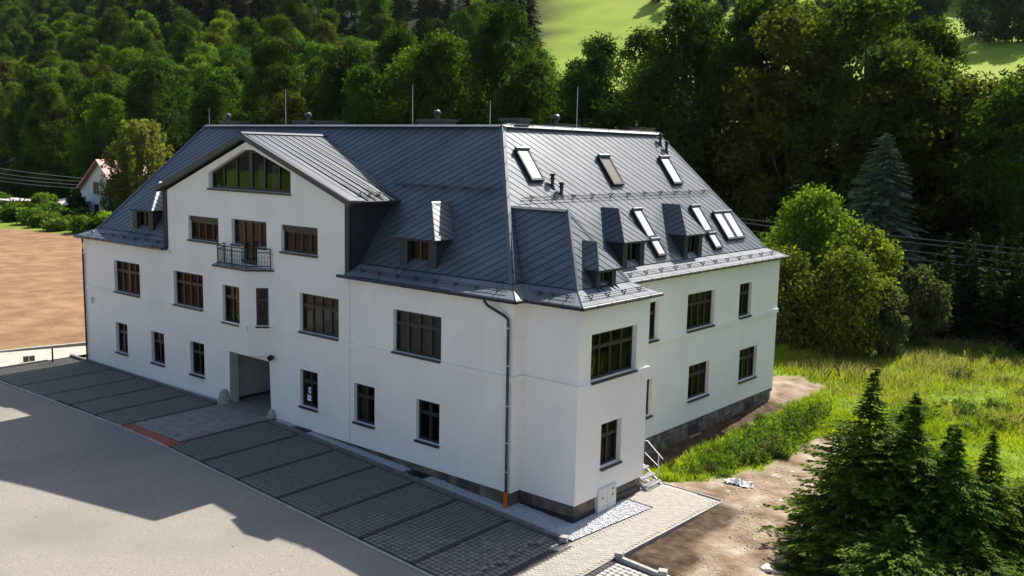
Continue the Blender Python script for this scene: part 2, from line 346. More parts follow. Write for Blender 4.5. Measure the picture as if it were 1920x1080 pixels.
path = sheet("footpath", [(3.5, -8.6), (5.1, -8.6), (5.1, -.9), (5.34, 6.4), (1.7, 6.5), (2.2, 4.0), (3.75, 4.0), (3.35, -.6)], -.016, JOINTL, 2., kind='structure')
lot2 = sheet("second_parking_lot", [(5.12, -8.6), (14, -8.6), (14, -.85), (5.12, -.75)], -.05, JOINT, 2., kind='structure')
grav = sheet("gravel_bed", [(-13.9, -.35), (3.3, -.55), (3.7, 3.95), (2.0, 3.95), (2, 6.6), (1.2, 6.6), (1.2, .9), (-13.9, .2)], 0.0, GRAV, .5, kind='structure')
sheet("gravel_edge", [(-32.2, .02), (-18.4, -.18), (-18.4, .15), (-32.2, .25)], .0, GRAV, 1., kind='structure')
# gravel stones: one joined mass
def scatter_stones(name, pts, smin, smax, m, parent=None, **props):
    n = len(pts); base = np.array([[1, 0, 0], [-1, 0, 0], [0, 1, 0], [0, -1, 0], [0, 0, 1], [0, 0, -1]], float)
    F0 = np.array([[0, 2, 4], [2, 1, 4], [1, 3, 4], [3, 0, 4], [2, 0, 5], [1, 2, 5], [3, 1, 5], [0, 3, 5]])
    s = rng.uniform(smin, smax, (n, 1, 1)) * rng.uniform(.6, 1.3, (n, 1, 3)); A = rng.standard_normal((n, 3, 3)); Q, _ = np.linalg.qr(A)
    V = np.einsum('nij,nkj->nki', Q, base[None] * s * rng.uniform(.8, 1.2, (n, 6, 1))) + pts[:, None]
    F = (F0[None] + 6 * np.arange(n)[:, None, None]).reshape(-1, 3)
    return link(name, npmesh(name, V.reshape(-1, 3), F, m), parent, **props)
def ptsin(poly, n, dz=0.):
    xs = [p[0] for p in poly]; ys = [p[1] for p in poly]; x = rng.uniform(min(xs), max(xs), n * 3); y = rng.uniform(min(ys), max(ys), n * 3)
    k = inpoly(x, y, poly); x = x[k][:n]; y = y[k][:n]; return np.stack([x, y, zbase(x, y) + dz], -1)
GRS = mat("gravel_stones", (.40, .40, .42), (.68, .68, .71), 25, .8)
scatter_stones("gravel", ptsin([(-13.7, -.38), (3.3, -.55), (3.65, 3.9), (2.1, 3.95), (2.1, 6.4), (1.2, 6.4), (2.3, 1), (-13.7, .1)], 16000, .01), .012, .035, GRS, kind='stuff', label='white gravel filling the strip along the house walls')
scatter_stones("gravel", ptsin([(-32, -.05), (-18.5, -.25), (-18.5, .0), (-32, .05)], 1200, .02), .015, .05, GRS, kind='stuff', label='loose white gravel along the left part of the facade')

# ------------------------------------------------------------------ paving pieces
def shared_paver(name, sx, sy, h, m, bev=.012):
    mb = MB(); x = sx / 2; y = sy / 2; k = 0
    lo = [(-x, -y, -h), (x, -y, -h), (x, y, -h), (-x, y, -h)]; mid = [(a, b, -bev) for a, b, _ in lo]; top = [((abs(a) - bev) * (1 if a > 0 else -1), (abs(b) - bev) * (1 if b > 0 else -1), 0) for a, b, _ in lo]
    mb.v = lo + mid + top
    for i in range(4): j = (i + 1) % 4; mb.f += [(i, j, 4 + j, 4 + i), (4 + i, 4 + j, 8 + j, 8 + i)]
    mb.f.append((8, 9, 10, 11)); mb.m = [0] * 9
    o = mb.build(name, m); me = o.data; bpy.data.objects.remove(o); return me
def place_pieces(name, me, pts, parent, nobj, rz=0., jit=.006):
    """pts sorted by distance: the nearest as objects, the rest joined"""
    P = sorted(pts, key=lambda p: (Vector(p[:3]) - CAMP).length)
    vis = []
    for p in P:
        d = Vector(p[:3]) - CAMP; z = d.dot(F_); u = d.dot(R_) / z; v = d.dot(U_) / z
        if abs(u) < .56 and abs(v) < .325: vis.append(p)
    off = [p for p in P if p not in set(vis)] if len(P) < 6000 else []
    for p in vis[:nobj]:
        link(name, me, parent, (p[0], p[1], p[2] + random.uniform(-jit, jit)), rz + (p[3] if len(p) > 3 else 0) + random.uniform(-.012, .012))
    rest = vis[nobj:] + off
    if rest:
        nv = len(me.vertices); v0 = np.empty(nv * 3); me.vertices.foreach_get("co", v0); v0 = v0.reshape(-1, 3)
        F0 = np.array([list(p.vertices) for p in me.polygons]); n = len(rest); R = np.array([[p[0], p[1], p[2]] for p in rest]); R[:, 2] += rng.uniform(-jit, jit, n)
        ang = np.array([rz + (p[3] if len(p) > 3 else 0) for p in rest]) + rng.uniform(-.012, .012, n); c, s_ = np.cos(ang), np.sin(ang)
        V = np.stack([v0[None, :, 0] * c[:, None] - v0[None, :, 1] * s_[:, None], v0[None, :, 0] * s_[:, None] + v0[None, :, 1] * c[:, None], np.repeat(v0[None, :, 2], n, 0)], -1) + R[:, None]
        F = (F0[None] + nv * np.arange(n)[:, None, None]).reshape(-1, 4)
        link(name + "_field", npmesh(name, V.reshape(-1, 3), F, me.materials[0]), parent, kind='stuff')
zb = lambda x, y: float(zbase(x, y))
LX_LINES = [3.25, .62, -1.94, -4.25, -6.6, -9.13, -11.65, -14.15]; LX_L = [-18.28, -20.85, -23.42, -26.0, -28.85, -32.0]
kR = lambda x: -.55 - .012 * (x + 14); kL = lambda x: -.12 - .018 * (x + 33)
G = .208
gp = shared_paver("grid_paver", .166, .166, .06, PAV); dk = shared_paver("dark_paver", .19, .19, .06, PAVD); rd = shared_paver("red_paver", .19, .095, .06, PAVR)
pg = []; pdk = []
def stalls(lines, ytop, ybot):
    for a, b in zip(lines[:-1], lines[1:]):
        n = int(round((a - b - .2) / G)); st = (a - b - .2) / n
        for i in range(n):
            x = b + .1 + st * (i + .5)
            k = 0
            while True:
                y = ytop(x) - .14 - G * (k + .5); k += 1
                if y < ybot(x): break
                pg.append((x, y, zb(x, y)))
stalls(LX_LINES, kR, lambda x: -5.55 - .012 * (x + 14)); stalls(LX_L, kL, lambda x: -5.3)
for k, xl in enumerate(LX_LINES + LX_L):
    if k in (0,): continue
    y = (kR(xl) if k < 8 else kL(xl)) - .22
    while y > (-5.6 if k < 8 else -5.3): pdk.append((xl, y, zb(xl, y) + .002)); y -= .2
y = -1.0
while y > -8.5: pdk.append((3.30, y, zb(3.3, y) - .01)); pdk.append((3.50, y, zb(3.5, y) - .01)); y -= .2
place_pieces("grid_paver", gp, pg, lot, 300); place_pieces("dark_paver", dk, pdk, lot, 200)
pr_ = []
for i in range(40):
    for j in range(4):
        x = -18.1 + i * .1; pr_.append((x, -5.02 - .2 * 0 - j * .105 - .012 * i * .4 * 0, zb(x, -5.1) + .002))
place_pieces("red_paver", shared_paver("red_paver", .095, .195, .06, PAVR), [(-18.1 + i * .1, -4.97 - j * .2 - i * .003, zb(-16, -5) + .0) for i in range(41) for j in range(3)], lot, 80)
# entrance paving, herringbone-like rows of block pavers
eb = shared_paver("block_paver", .19, .092, .06, mat("entrance_paver", (.17, .16, .145), (.25, .235, .21), 3, .9, .3, 50, objvar=.14))
ep = []
yy = -4.85; r = 0
while yy < 5.5:
    x = -18.12 + (.1 if r % 2 else 0)
    while x < -14.3:
        ep.append((x, yy, zb(x, yy) - .002)); x += .2
    yy += .1; r += 1
place_pieces("block_paver", eb, ep, lot, 120)
# light footpath
lp = shared_paver("path_paver", .192, .094, .06, PAVL, .006); ptl = []
yy = -8.5; r = 0
PP = [(3.62, -8.6), (5.08, -8.6), (5.08, -.9), (5.32, 6.38), (1.75, 6.45), (2.3, 4.02), (3.78, 4.0), (3.62, -.6)]
while yy < 6.4:
    x = 1.7 + (.1 if r % 2 else 0)
    while x < 5.4:
        if inpoly(np.array([x]), np.array([yy]), PP)[0] and inpoly(np.array([x + .08]), np.array([yy]), PP)[0]: ptl.append((x, yy, zb(x, yy) + .0))
        x += .2
    yy += .1; r += 1
place_pieces("path_paver", lp, ptl, path, 280, jit=.003)
# second lot, sunlit grid pavers with a dark border row
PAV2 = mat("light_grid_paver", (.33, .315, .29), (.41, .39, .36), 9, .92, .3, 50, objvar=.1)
g2 = []; d2 = []
x = 5.45
while x < 13.5:
    y = -1.0 - .02 * (x - 5)
    while y > -8.4: g2.append((x, y, zb(x, y) - .005)); y -= G
    x += G
y = -.9
while y > -8.5: d2.append((5.24, y, zb(5.24, y) - .002)); y -= .2
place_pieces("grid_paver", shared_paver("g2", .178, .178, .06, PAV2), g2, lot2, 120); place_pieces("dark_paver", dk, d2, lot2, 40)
# kerbs
def kerb(name, pts, wid, h, m, label, seg=1.0, parent=None):
    k = 0
    for a, b in zip(pts[:-1], pts[1:]):
        a = Vector(a); b = Vector(b); L = (b - a).length; n = max(1, int(L / seg)); d = (b - a) / n; dn = d.normalized(); pz = Vector((-dn.y, dn.x, 0))
        for i in range(n):
            p = a + d * (i + .5); mb = MB(); z0 = zb(*(a + d * i)); z1 = zb(*(a + d * (i + 1)))
            mb.obox((p.x, p.y, (z0 + z1) / 2 + h / 2 - .1), (d.x * .494, d.y * .494, (z1 - z0) * .494), pz * wid / 2, (0, 0, h / 2 + .1))
            mb.build(name, m, parent)
kr = thing("kerb", "dark concrete kerb between the gravel strip and the right parking bays", "kerb"); kerb("kerb_stone", [(-13.9, kR(-13.9) + .0), (3.1, kR(3.1))], .2, .10, CONCD, "", 1., kr)
kl = thing("kerb", "dark concrete kerb in front of the left half of the facade", "kerb"); kerb("kerb_stone", [(-33.9, kL(-33.9)), (-18.4, kL(-18.4))], .16, .08, CONCD, "", 1., kl)
k3 = thing("kerb", "low kerb between the pale lane and the brown field", "kerb"); kerb("kerb_stone", [(-38.6, -8), (-38.0, -3.0), (-36.3, 3.2), (-34.5, 40)], .25, .08, CONC, "", 2., k3)
k4 = thing("kerb", "kerb dividing the pale lane from the left end of the parking bays", "kerb"); kerb("kerb_stone", [(-33.75, -9), (-33.7, -1.6)], .2, .05, CONC, "", 1., k4)
k5 = thing("kerb", "pale raised kerb along the sunlit corner parking lot", "kerb"); kerb("kerb_stone", [(5.15, -.62), (7.0, -.72), (14, -1.3)], .14, .10, CONC, "", .9, k5)
k9 = thing("kerb", "flush concrete edging between the shaded parking bays and the asphalt", "kerb"); kerb("kerb_stone", [(-33.6, -5.52), (-18.3, -5.44), (-13.9, -5.66), (3.4, -5.86)], .12, .008, CONC, "", 1., k9)
k6 = thing("kerb", "thin edging kerb on the earth side of the footpath", "kerb"); kerb("kerb_stone", [(5.16, -.45), (5.40, 6.42)], .07, .03, CONC, "", 1., k6)
k7 = thing("kerb", "low edging kerb around the gravel beside the metal steps", "kerb"); kerb("kerb_stone", [(5.4, 6.48), (1.0, 6.6)], .06, .04, CONC, "", 1., k7)
k8 = thing("kerb", "short edging strip between gravel bed and path near the cabinet", "kerb"); kerb("kerb_stone", [(2.3, 4.0), (3.75, 3.98)], .06, .04, CONC, "", 1., k8)
# loose pavers lying along the unfinished edge
for i in range(34):
    t = i / 33; x = 2.55 + random.uniform(-.16, .18) + .12 * math.sin(i * .9); y = -1.2 - t * 5.2
    link("loose_paver", gp, None, (x, y, zb(x, y) + .065 + (.06 if random.random() < .3 else 0)), random.uniform(-.9, .9), label="loose grey paving stone dropped along the unfinished edge of the parking bays", category="paving stone", group="loose paving stones beside the dark border")
for i, (x, y) in enumerate([(3.1, -.8), (5.25, -.6), (7.0, -.72)]):
    mb = MB(); mb.obox((0, 0, .09), (.13, .05, 0), (-.05, .12, 0), (0, 0, .09)); o = mb.build("concrete_block", CONC); o.location = (x, y, zb(x, y) + (.0 if i == 0 else .05))
    o['category'] = "concrete block"; o['label'] = ["small grey block at the end of the dark kerb by the gravel", "pale concrete block on the corner of the raised kerb", "pale concrete block further along the raised kerb, near the picture's lower edge"][i]

# ------------------------------------------------------------------ the house
house = thing("apartment_house", "large white rendered house with steep dark grey metal roof, dormers and skylights", "house")
LXW, LY, BX, B0, B1 = -32., 22.54, 2.536, .555, 5.171
ZW, ZE, ZBK, ZR = .677, 7.98, 8.38, 14.28
T1, Bt1, TG, BG = 6.857, 5.13, 3.394, 1.707
MSL = 1.356; CSL = 7.566

def wall_with_holes(name, O, ux, uy, outer, holes, depth, m, inward, mr=None, parent=house):
    """planar wall: O origin, ux/uy unit axes, outer & holes in 2d; reveals go 'depth' along inward"""
    O = Vector(O); ux = Vector(ux); uy = Vector(uy); inw = Vector(inward); mb = MB()
    P3 = lambda p: O + ux * p[0] + uy * p[1]
    loops = [[Vector((p[0], p[1], 0)) for p in outer]] + [[Vector((p[0], p[1], 0)) for p in h] for h in holes]
    flat = [p for L in loops for p in L]; mb.v = [tuple(P3(p)) for p in flat]
    want = -inw
    for t in tessellate_polygon(loops):
        a, b, c = [Vector(mb.v[i]) for i in t]
        if (b - a).cross(c - a).dot(want) < 0: t = (t[0], t[2], t[1])
        mb.f.append(tuple(t)); mb.m.append(0)
    for h in holes:
        n = len(h)
        for i in range(n):
            a = P3(h[i]); b = P3(h[(i + 1) % n]); mb.face([a, b, b + inw * depth, a + inw * depth])
    return mb.build(name, m, parent)

PANE_CACHE = {}
def window(O, ux, n_in, x0, x1, z0, z1, cols, transom=None, rec=.17, parent=house, name="window", curtain=None, glass=None, sill=True, frame_w=.07, thick=None, box=0., sub=True, mull=.045, pz=True):
    """window set 'rec' into the wall. O: wall origin; ux along wall; n_in inward normal"""
    O = Vector(O); ux = Vector(ux).normalized(); ni = Vector(n_in).normalized(); up = Vector((0, 0, 1))
    def P(x, z, d): return O + ux * x + up * z + ni * d
    def bx(mb, xa, xb, za, zb_, d0, d1, mi=0): mb.obox(P((xa + xb) / 2, (za + zb_) / 2, (d0 + d1) / 2), ux * abs(xb - xa) / 2, ni * (d1 - d0) / 2, up * abs(zb_ - za) / 2, mi)
    f = MB(); fw = frame_w; zt_ = z1 - box
    bx(f, x0, x0 + fw, z0, zt_, rec, rec + .08); bx(f, x1 - fw, x1, z0, zt_, rec, rec + .08)
    bx(f, x0 + fw, x1 - fw, z0, z0 + fw, rec, rec + .08); bx(f, x0 + fw, x1 - fw, zt_ - fw, zt_, rec, rec + .08)
    if box > 0: bx(f, x0, x1, zt_ + .002, z1, rec - .06, rec + .08)
    xs = [x0 + fw]; W = x1 - x0 - 2 * fw
    cen = []
    ws = cols if isinstance(cols, (list, tuple)) else [1] * cols
    tot = sum(ws); acc = 0
    for w_ in ws[:-1]: acc += w_; cen.append(x0 + fw + W * acc / tot)
    mw = [mull] * len(cen)
    if thick is not None:
        for t in thick: mw[t] = .13
    zc = None
    if transom: zc = z0 + (zt_ - z0) * transom; bx(f, x0 + fw, x1 - fw, zc - .045, zc + .045, rec - .015, rec + .07)
    for c, mm in zip(cen, mw):
        if zc: bx(f, c - mm, c + mm, z0 + fw, zc - .045, rec - .01, rec + .07); bx(f, c - mm, c + mm, zc + .045, zt_ - fw, rec - .01, rec + .07)
        else: bx(f, c - mm, c + mm, z0 + fw, zt_ - fw, rec - .01, rec + .07)
    win = f.build(name, FRAME, parent)
    edges = [x0 + fw] + [v for c, mm in zip(cen, mw) for v in (c - mm, c + mm)] + [x1 - fw]
    bands = [(z0 + fw, zt_ - fw)] if not zc else [(z0 + fw, zc - .045), (zc + .045, zt_ - fw)]
    tgt = win if sub else parent
    sf = MB()
    for i in range(0, len(edges), 2):
        for (a, b) in bands:
            e0, e1 = edges[i], edges[i + 1]
            s = .028
            bx(sf, e0, e0 + s, a, b, rec + .012, rec + .06); bx(sf, e1 - s, e1, a, b, rec + .012, rec + .06); bx(sf, e0 + s, e1 - s, a, a + s, rec + .012, rec + .06); bx(sf, e0 + s, e1 - s, b - s, b, rec + .012, rec + .06)
            w_ = e1 - e0 - 2 * s; h_ = b - a - 2 * s; key = (round(w_, 3), round(h_, 3), glass.name if glass else '')
            if key not in PANE_CACHE:
                pb = MB(); pb.box((-w_ / 2, -.004, -h_ / 2), (w_ / 2, .004, h_ / 2)); o_ = pb.build("pane", glass or GLASS); PANE_CACHE[key] = o_.data; bpy.data.objects.remove(o_)
            c = P((e0 + e1) / 2, (a + b) / 2, rec + .04)
            link("pane", PANE_CACHE[key], tgt, c, math.atan2(ux.y, ux.x))
    sf.build("sash", FRAME, tgt)
    if sill:
        s = MB(); s.obox(P((x0 + x1) / 2, z0 - .022, (rec - .08) / 2 + .0), ux * ((x1 - x0) / 2 + .035), ni * ((rec + .08) / 2), up * .02)
        s.obox(P((x0 + x1) / 2, z0 - .055, -.085), ux * ((x1 - x0) / 2 + .035), ni * .006, up * .035); s.build("window_sill", SILL, tgt)
    # room behind
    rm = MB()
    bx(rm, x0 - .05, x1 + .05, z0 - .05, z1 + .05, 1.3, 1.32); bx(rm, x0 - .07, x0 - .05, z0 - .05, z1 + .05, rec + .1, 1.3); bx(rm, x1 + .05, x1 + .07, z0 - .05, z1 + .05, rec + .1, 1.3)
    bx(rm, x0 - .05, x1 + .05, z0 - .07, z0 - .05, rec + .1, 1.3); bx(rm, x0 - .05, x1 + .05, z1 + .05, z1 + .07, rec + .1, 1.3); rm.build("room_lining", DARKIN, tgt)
    if curtain:
        for (ca, cb) in curtain:
            c = MB(); n = 14; xa = x0 + (x1 - x0) * ca; xb = x0 + (x1 - x0) * cb; row = []
            for i in range(n * 2 + 1):
                x = xa + (xb - xa) * i / (2 * n); d = rec + .17 + (.03 if i % 2 else 0); row.append((x, d))
            for (p, q) in zip(row[:-1], row[1:]): c.face([P(p[0], z0, p[1]), P(q[0], z0, q[1]), P(q[0], z1, q[1]), P(p[0], z1, p[1])])
            c.build("curtain", CURT, tgt)
    return win

rect = lambda a, b, c, d: [(a, c), (b, c), (b, d), (a, d)]
FW = [  # front facade windows: x0,x1,z0,z1
    dict(x=(-28.615, -25.93), z=(Bt1, T1), cols=[1, 1, 1, 1], thick=[1], tr=.68, cur=[(.2, 1)]),
    dict(x=(-22.607, -19.95), z=(Bt1, T1), cols=4, tr=.68, cur=[(.15, 1)]),
    dict(x=(-12.34, -9.69), z=(Bt1, T1), cols=4, tr=.68, cur=[(.0, 1)]),
    dict(x=(-6.311, -3.625), z=(Bt1, T1), cols=4, tr=.68, cur=[(0, 1)]),
    dict(x=(-28.685, -27.43), z=(BG, TG), cols=2, tr=.68, cur=[(.4, .8)]), dict(x=(-24.973, -23.685), z=(BG, TG), cols=2, tr=.68, cur=[(.5, 1)]),
    dict(x=(-21.253, -19.98), z=(BG, TG), cols=2, tr=.68, cur=None), dict(x=(-12.373, -11.124), z=(BG, TG), cols=2, tr=.68, cur=None, sp="paper"),
    dict(x=(-8.715, -7.424), z=(BG, TG), cols=2, tr=.68, cur=[(.1, .45)]), dict(x=(-4.97, -3.672), z=(BG, TG), cols=2, tr=.68, cur=None),
    dict(x=(-21.1, -18.51), z=(8.575, 9.762), cols=[1, 1, 1, 1], tr=None, box=.25, cur=None), dict(x=(-13.62, -11.055), z=(8.59, 9.797), cols=4, tr=None, box=.25, cur=None)]
holes = [rect(*f["x"], *f["z"]) for f in FW]
DX0, DX1, DZ0, DZS, DZ1 = -17.42, -14.70, 7.75, 8.64, 9.82; DA, DB = -16.68, -15.42
holes.append([(DX0, DZS), (DA, DZS), (DA, DZ0), (DB, DZ0), (DB, DZS), (DX1, DZS), (DX1, DZ1), (DX0, DZ1)])
TRAP = [(-19.25, 11.2), (-12.89, 11.2), (-12.89, 12.15), (-15.6, 13.06), (-16.4, 13.06), (-19.25, 11.93)]
holes.append(TRAP)
outer = [(LXW, ZW - .2), (-17.84, ZW - .2), (-17.80, 3.36), (-14.62, 3.36), (-14.50, ZW - .2), (0, ZW), (0, ZE), (-9.2, ZE), (-9.2, 10.93), (-16.1, 13.44), (-23.0, 10.93), (-23.0, ZE), (LXW, ZE)]
outer[0] = (LXW, ZW - .2); outer.insert(5, (-13.9, ZW))
outer[5] = (-13.9, ZW)
wall_with_holes("wall", (0, 0, 0), (1, 0, 0), (0, 0, 1), outer, holes, .30, PL, (0, 1, 0))
for f in FW:
    wn = window((0, 0, 0), (1, 0, 0), (0, 1, 0), *f["x"], *f["z"], f["cols"], f["tr"], curtain=f["cur"], thick=f.get("thick"), box=f.get("box", 0))
    if f.get("sp"):
        for (a, b, c, d) in ((-12.02, -11.78, 2.30, 2.58), (-12.10, -11.70, 1.95, 2.22)):
            q = MB(); q.box((a, .200, c), (b, .204, d)); nt_ = q.build("notice", NOTE, wn)
            q = MB(); w_ = b - a
            if w_ < .3: q.box((a + .07, .196, c + .1), (b - .07, .199, d - .08)); q.box((a + .03, .196, c + .03), (b - .05, .199, c + .045))
            else:
                for t in range(3): q.box((a + .04, .196, d - .06 - t * .05), (a + .12 + .06 * t, .199, d - .045 - t * .05))
                q.box((b - .12, .196, d - .07), (b - .04, .199, d - .03))
            q.build("notice_print", INK, wn)
# balcony door with side lights
window((0, 0, 0), (1, 0, 0), (0, 1, 0), DX0, DA - .0, DZS, DZ1, 1, None, name="window")
window((0, 0, 0), (1, 0, 0), (0, 1, 0), DA + .002, DB - .002, DZ0, DZ1, 2, None, name="balcony_door", sill=False, frame_w=.10, mull=.06)
window((0, 0, 0), (1, 0, 0), (0, 1, 0), DB + .0, DX1, DZS, DZ1, 1, None, name="window")
# trapezoid gable window
gw = MB()
def segbar(mb, a, b, wdt, d0, d1):
    a = Vector((a[0], 0, a[1])); b = Vector((b[0], 0, b[1])); t = (b - a).normalized(); nrm = Vector((-t.z, 0, t.x))
    c = (a + b) / 2; mb.obox((c.x, (d0 + d1) / 2, c.z), t * (b - a).length / 2, nrm * wdt / 2, (0, (d1 - d0) / 2, 0))
TI = [(-19.2, 11.25), (-12.94, 11.25), (-12.94, 12.11), (-15.62, 13.0), (-16.38, 13.0), (-19.2, 11.9)]
for a, b in zip(TI, TI[1:] + TI[:1]): segbar(gw, a, b, .13, .22, .30)
topz = lambda x: min(np.interp(x, [-19.25, -16.4], [11.93, 13.06]), 13.06) if x < -16 else np.interp(x, [-15.6, -12.89], [13.06, 12.15])
gxs = [-18.25, -17.2, -16.1, -15.05, -14.0]
for i, x in enumerate(gxs):
    ww = .26 if i == 2 else .11
    gw.box((x - ww / 2, .205, 11.32), (x + ww / 2, .30, float(topz(x)) - .1))
gwin = gw.build("gable_window", FRAME, house)
ed = [-19.16] + gxs + [-12.98]
for a, b in zip(ed[:-1], ed[1:]):
    a += .05; b -= .05; q = MB(); q.prism([(a, .25, 11.31), (b, .25, 11.31), (b, .25, float(topz(b)) - .06), (a, .25, float(topz(a)) - .06)], (0, .008, 0)); q.build("pane", GLASS, gwin)
q = MB(); q.obox((-16.07, .08, 11.175), (3.22, 0, 0), (0, .16, 0), (0, 0, .02)); q.box((-19.29, -.09, 11.10), (-12.85, -.078, 11.19)); q.build("window_sill", SILL, gwin)
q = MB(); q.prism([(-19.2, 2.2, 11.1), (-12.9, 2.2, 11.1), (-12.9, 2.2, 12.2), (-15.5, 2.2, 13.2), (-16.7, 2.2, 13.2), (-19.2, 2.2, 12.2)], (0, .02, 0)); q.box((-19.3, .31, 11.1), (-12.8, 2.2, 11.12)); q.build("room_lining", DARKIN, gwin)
for x0, x1 in ((-15.9, -15.4), (-14.9, -14.55)):
    q = MB(); q.box((x0, .5, 11.35), (x1, .52, 12.4)); q.build("curtain", WHITE, gwin)

# other outer walls
SW = [dict(y=(12.663, 15.288), z=(Bt1, T1), cols=4, tr=.68), dict(y=(17.94, 19.305), z=(Bt1, T1), cols=2, tr=.68), dict(y=(13.081, 15.083), z=(BG, TG), cols=3, tr=.68), dict(y=(18.319, 20.338), z=(BG, TG), cols=3, tr=.68),
      dict(y=(8.75, 10.07), z=(Bt1, T1), cols=2, tr=.68), dict(y=(8.6, 9.82), z=(BG, TG), cols=2, tr=.68)]
wall_with_holes("wall", (0, 0, 0), (0, 1, 0), (0, 0, 1), rect(B1, LY, ZW, ZE), [rect(*s["y"], *s["z"]) for s in SW], .30, PL, (-1, 0, 0))
for s in SW: window((0, 0, 0), (0, 1, 0), (-1, 0, 0), *s["y"], *s["z"], s["cols"], s["tr"], curtain=[(.0, .4)] if s["cols"] == 3 else None)
BW = [dict(y=(1.30, 4.30), z=(5.117, T1), cols=4, tr=.68), dict(y=(2.111, 3.463), z=(BG, TG), cols=2, tr=.68)]
wall_with_holes("wall", (BX, 0, 0), (0, 1, 0), (0, 0, 1), rect(B0, B1, ZW, ZE), [rect(*s["y"], *s["z"]) for s in BW], .30, PL, (-1, 0, 0))
for i, s in enumerate(BW): window((BX, 0, 0), (0, 1, 0), (-1, 0, 0), *s["y"], *s["z"], s["cols"], s["tr"], curtain=[(.05, .45)] if i else None, rec=.2)
q = MB(); q.face([(0, 0, ZW), (0, B0, ZW), (0, B0, ZE), (0, 0, ZE)]); q.face([(0, B0, ZW), (BX, B0, ZW), (BX, B0, ZE), (0, B0, ZE)]); q.build("wall", PL, house); q = MB(); q.face([(BX, B1, ZW), (0, B1, ZW), (0, B1, ZE), (BX, B1, ZE)]); q.build("wall", PL, house)
q = MB(); q.face([(LXW, 0, ZW - .2), (LXW, 9.9, ZW - .2), (LXW, 9.9, ZE), (LXW, 0, ZE)]); q.face([(LXW, 9.9, ZW - .2), (-9.9, 9.9, ZW - .2), (-9.9, 9.9, ZE), (LXW, 9.9, ZE)])
q.face([(-9.9, 9.9, ZW - .2), (-9.9, LY, ZW - .2), (-9.9, LY, ZE), (-9.9, 9.9, ZE)]); q.face([(-9.9, LY, ZW - .2), (0, LY, ZW - .2), (0, LY, ZE), (-9.9, LY, ZE)]); q.build("wall", PL, house)
# underside ledge of render and foundation
q = MB(); r = .09
fp = [(-14.55, r), (-.0 - r, r), (-r, B0 + r), (BX - r, B0 + r), (BX - r, B1 - r), (-r, B1 - r), (-r, LY - r)]
for a, b in zip(fp[:3], fp[1:4]): q.face([(a[0], a[1], -1.2), (b[0], b[1], -1.2), (b[0], b[1], ZW + .0), (a[0], a[1], ZW + .0)])
q.face([(*fp[3], -1.2), (*fp[4], -1.2), (*fp[4], ZW), (*fp[3], ZW)]); q.face([(*fp[4], -1.2), (*fp[5], -1.2), (*fp[5], ZW), (*fp[4], ZW)])
q.build("foundation", BASE, house)
q = MB(); o2 = .045
q.box((-12.5, o2, -.6), (-.1, r - .004, .14)); q.box((.0, B0 + o2 - .02, -.6), (BX - .08, B0 + r - .004, .21)); q.box((BX - r + .004, B0 + .03, -.6), (BX - .05, 2.0, .19)); q.box((BX - r + .004, 3.2, -.6), (BX - .04, B1 - .12, .34)); q.build("damp_proof_membrane", TAR, house)
# side foundation of rubble stone with small cellar openings
q = MB(); q.face([(-r, B1, -1.2), (-r, LY - r, -1.2), (-r, LY - r, ZW), (-r, B1, ZW)]); q.face([(-r, LY - r, -1.2), (-9, LY - r, -1.2), (-9, LY - r, ZW), (-r, LY - r, ZW)])
q.face([(-r, B1, ZW), (-r, LY, ZW), (0, LY, ZW), (0, B1, ZW)]); fnd = q.build("stone_foundation", MORT, house)
z = -.75; ns = 0
while z < ZW - .03:
    h = random.uniform(.14, .24); h = min(h, ZW - .012 - z); y = B1 + .05
    while y < LY - .12:
        L = random.uniform(.25, .6); L = min(L, LY - .1 - y)
        if h > .06 and L > .1 and not (z + h > -.15 and z < .42 and any(a < y + L and y < b for a, b in ((13.5, 14.45), (19.4, 20.2)))):
            s = MB(); j = lambda: random.uniform(-.018, .018); g_ = .014
            pf = [(-r + .02 + random.uniform(0, .04), y + g_ + j(), z + g_ + j()), (-r + .02 + random.uniform(0, .04), y + L - g_ + j(), z + g_ + j()), (-r + .02 + random.uniform(0, .04), y + L - g_ + j(), z + h - g_ + j()), (-r + .02 + random.uniform(0, .04), y + g_ + j(), z + h - g_ + j())]
            pb = [(-r - .02, y, z), (-r - .02, y + L, z), (-r - .02, y + L, z + h), (-r - .02, y, z + h)]
            s.v = pf + pb; s.f = [(0, 1, 2, 3)] + [(i, 4 + i, 4 + (i + 1) % 4, (i + 1) % 4) for i in range(4)]; s.m = [0] * 5
            ns += 1
            if ns <= 298: s.build("stone", STONE, fnd)
        y += L
    z += h
for a, b in ((13.5, 14.42), (19.45, 20.15)):
    q = MB(); q.box((-r - .01, a, -.12), (-r + .012, b, .36)); q.build("cellar_opening", DARKIN, house)
    q = MB(); q.box((-r, a - .05, -.2), (.10, b + .08, -.12)); q.build("cellar_sill", CONC, house)
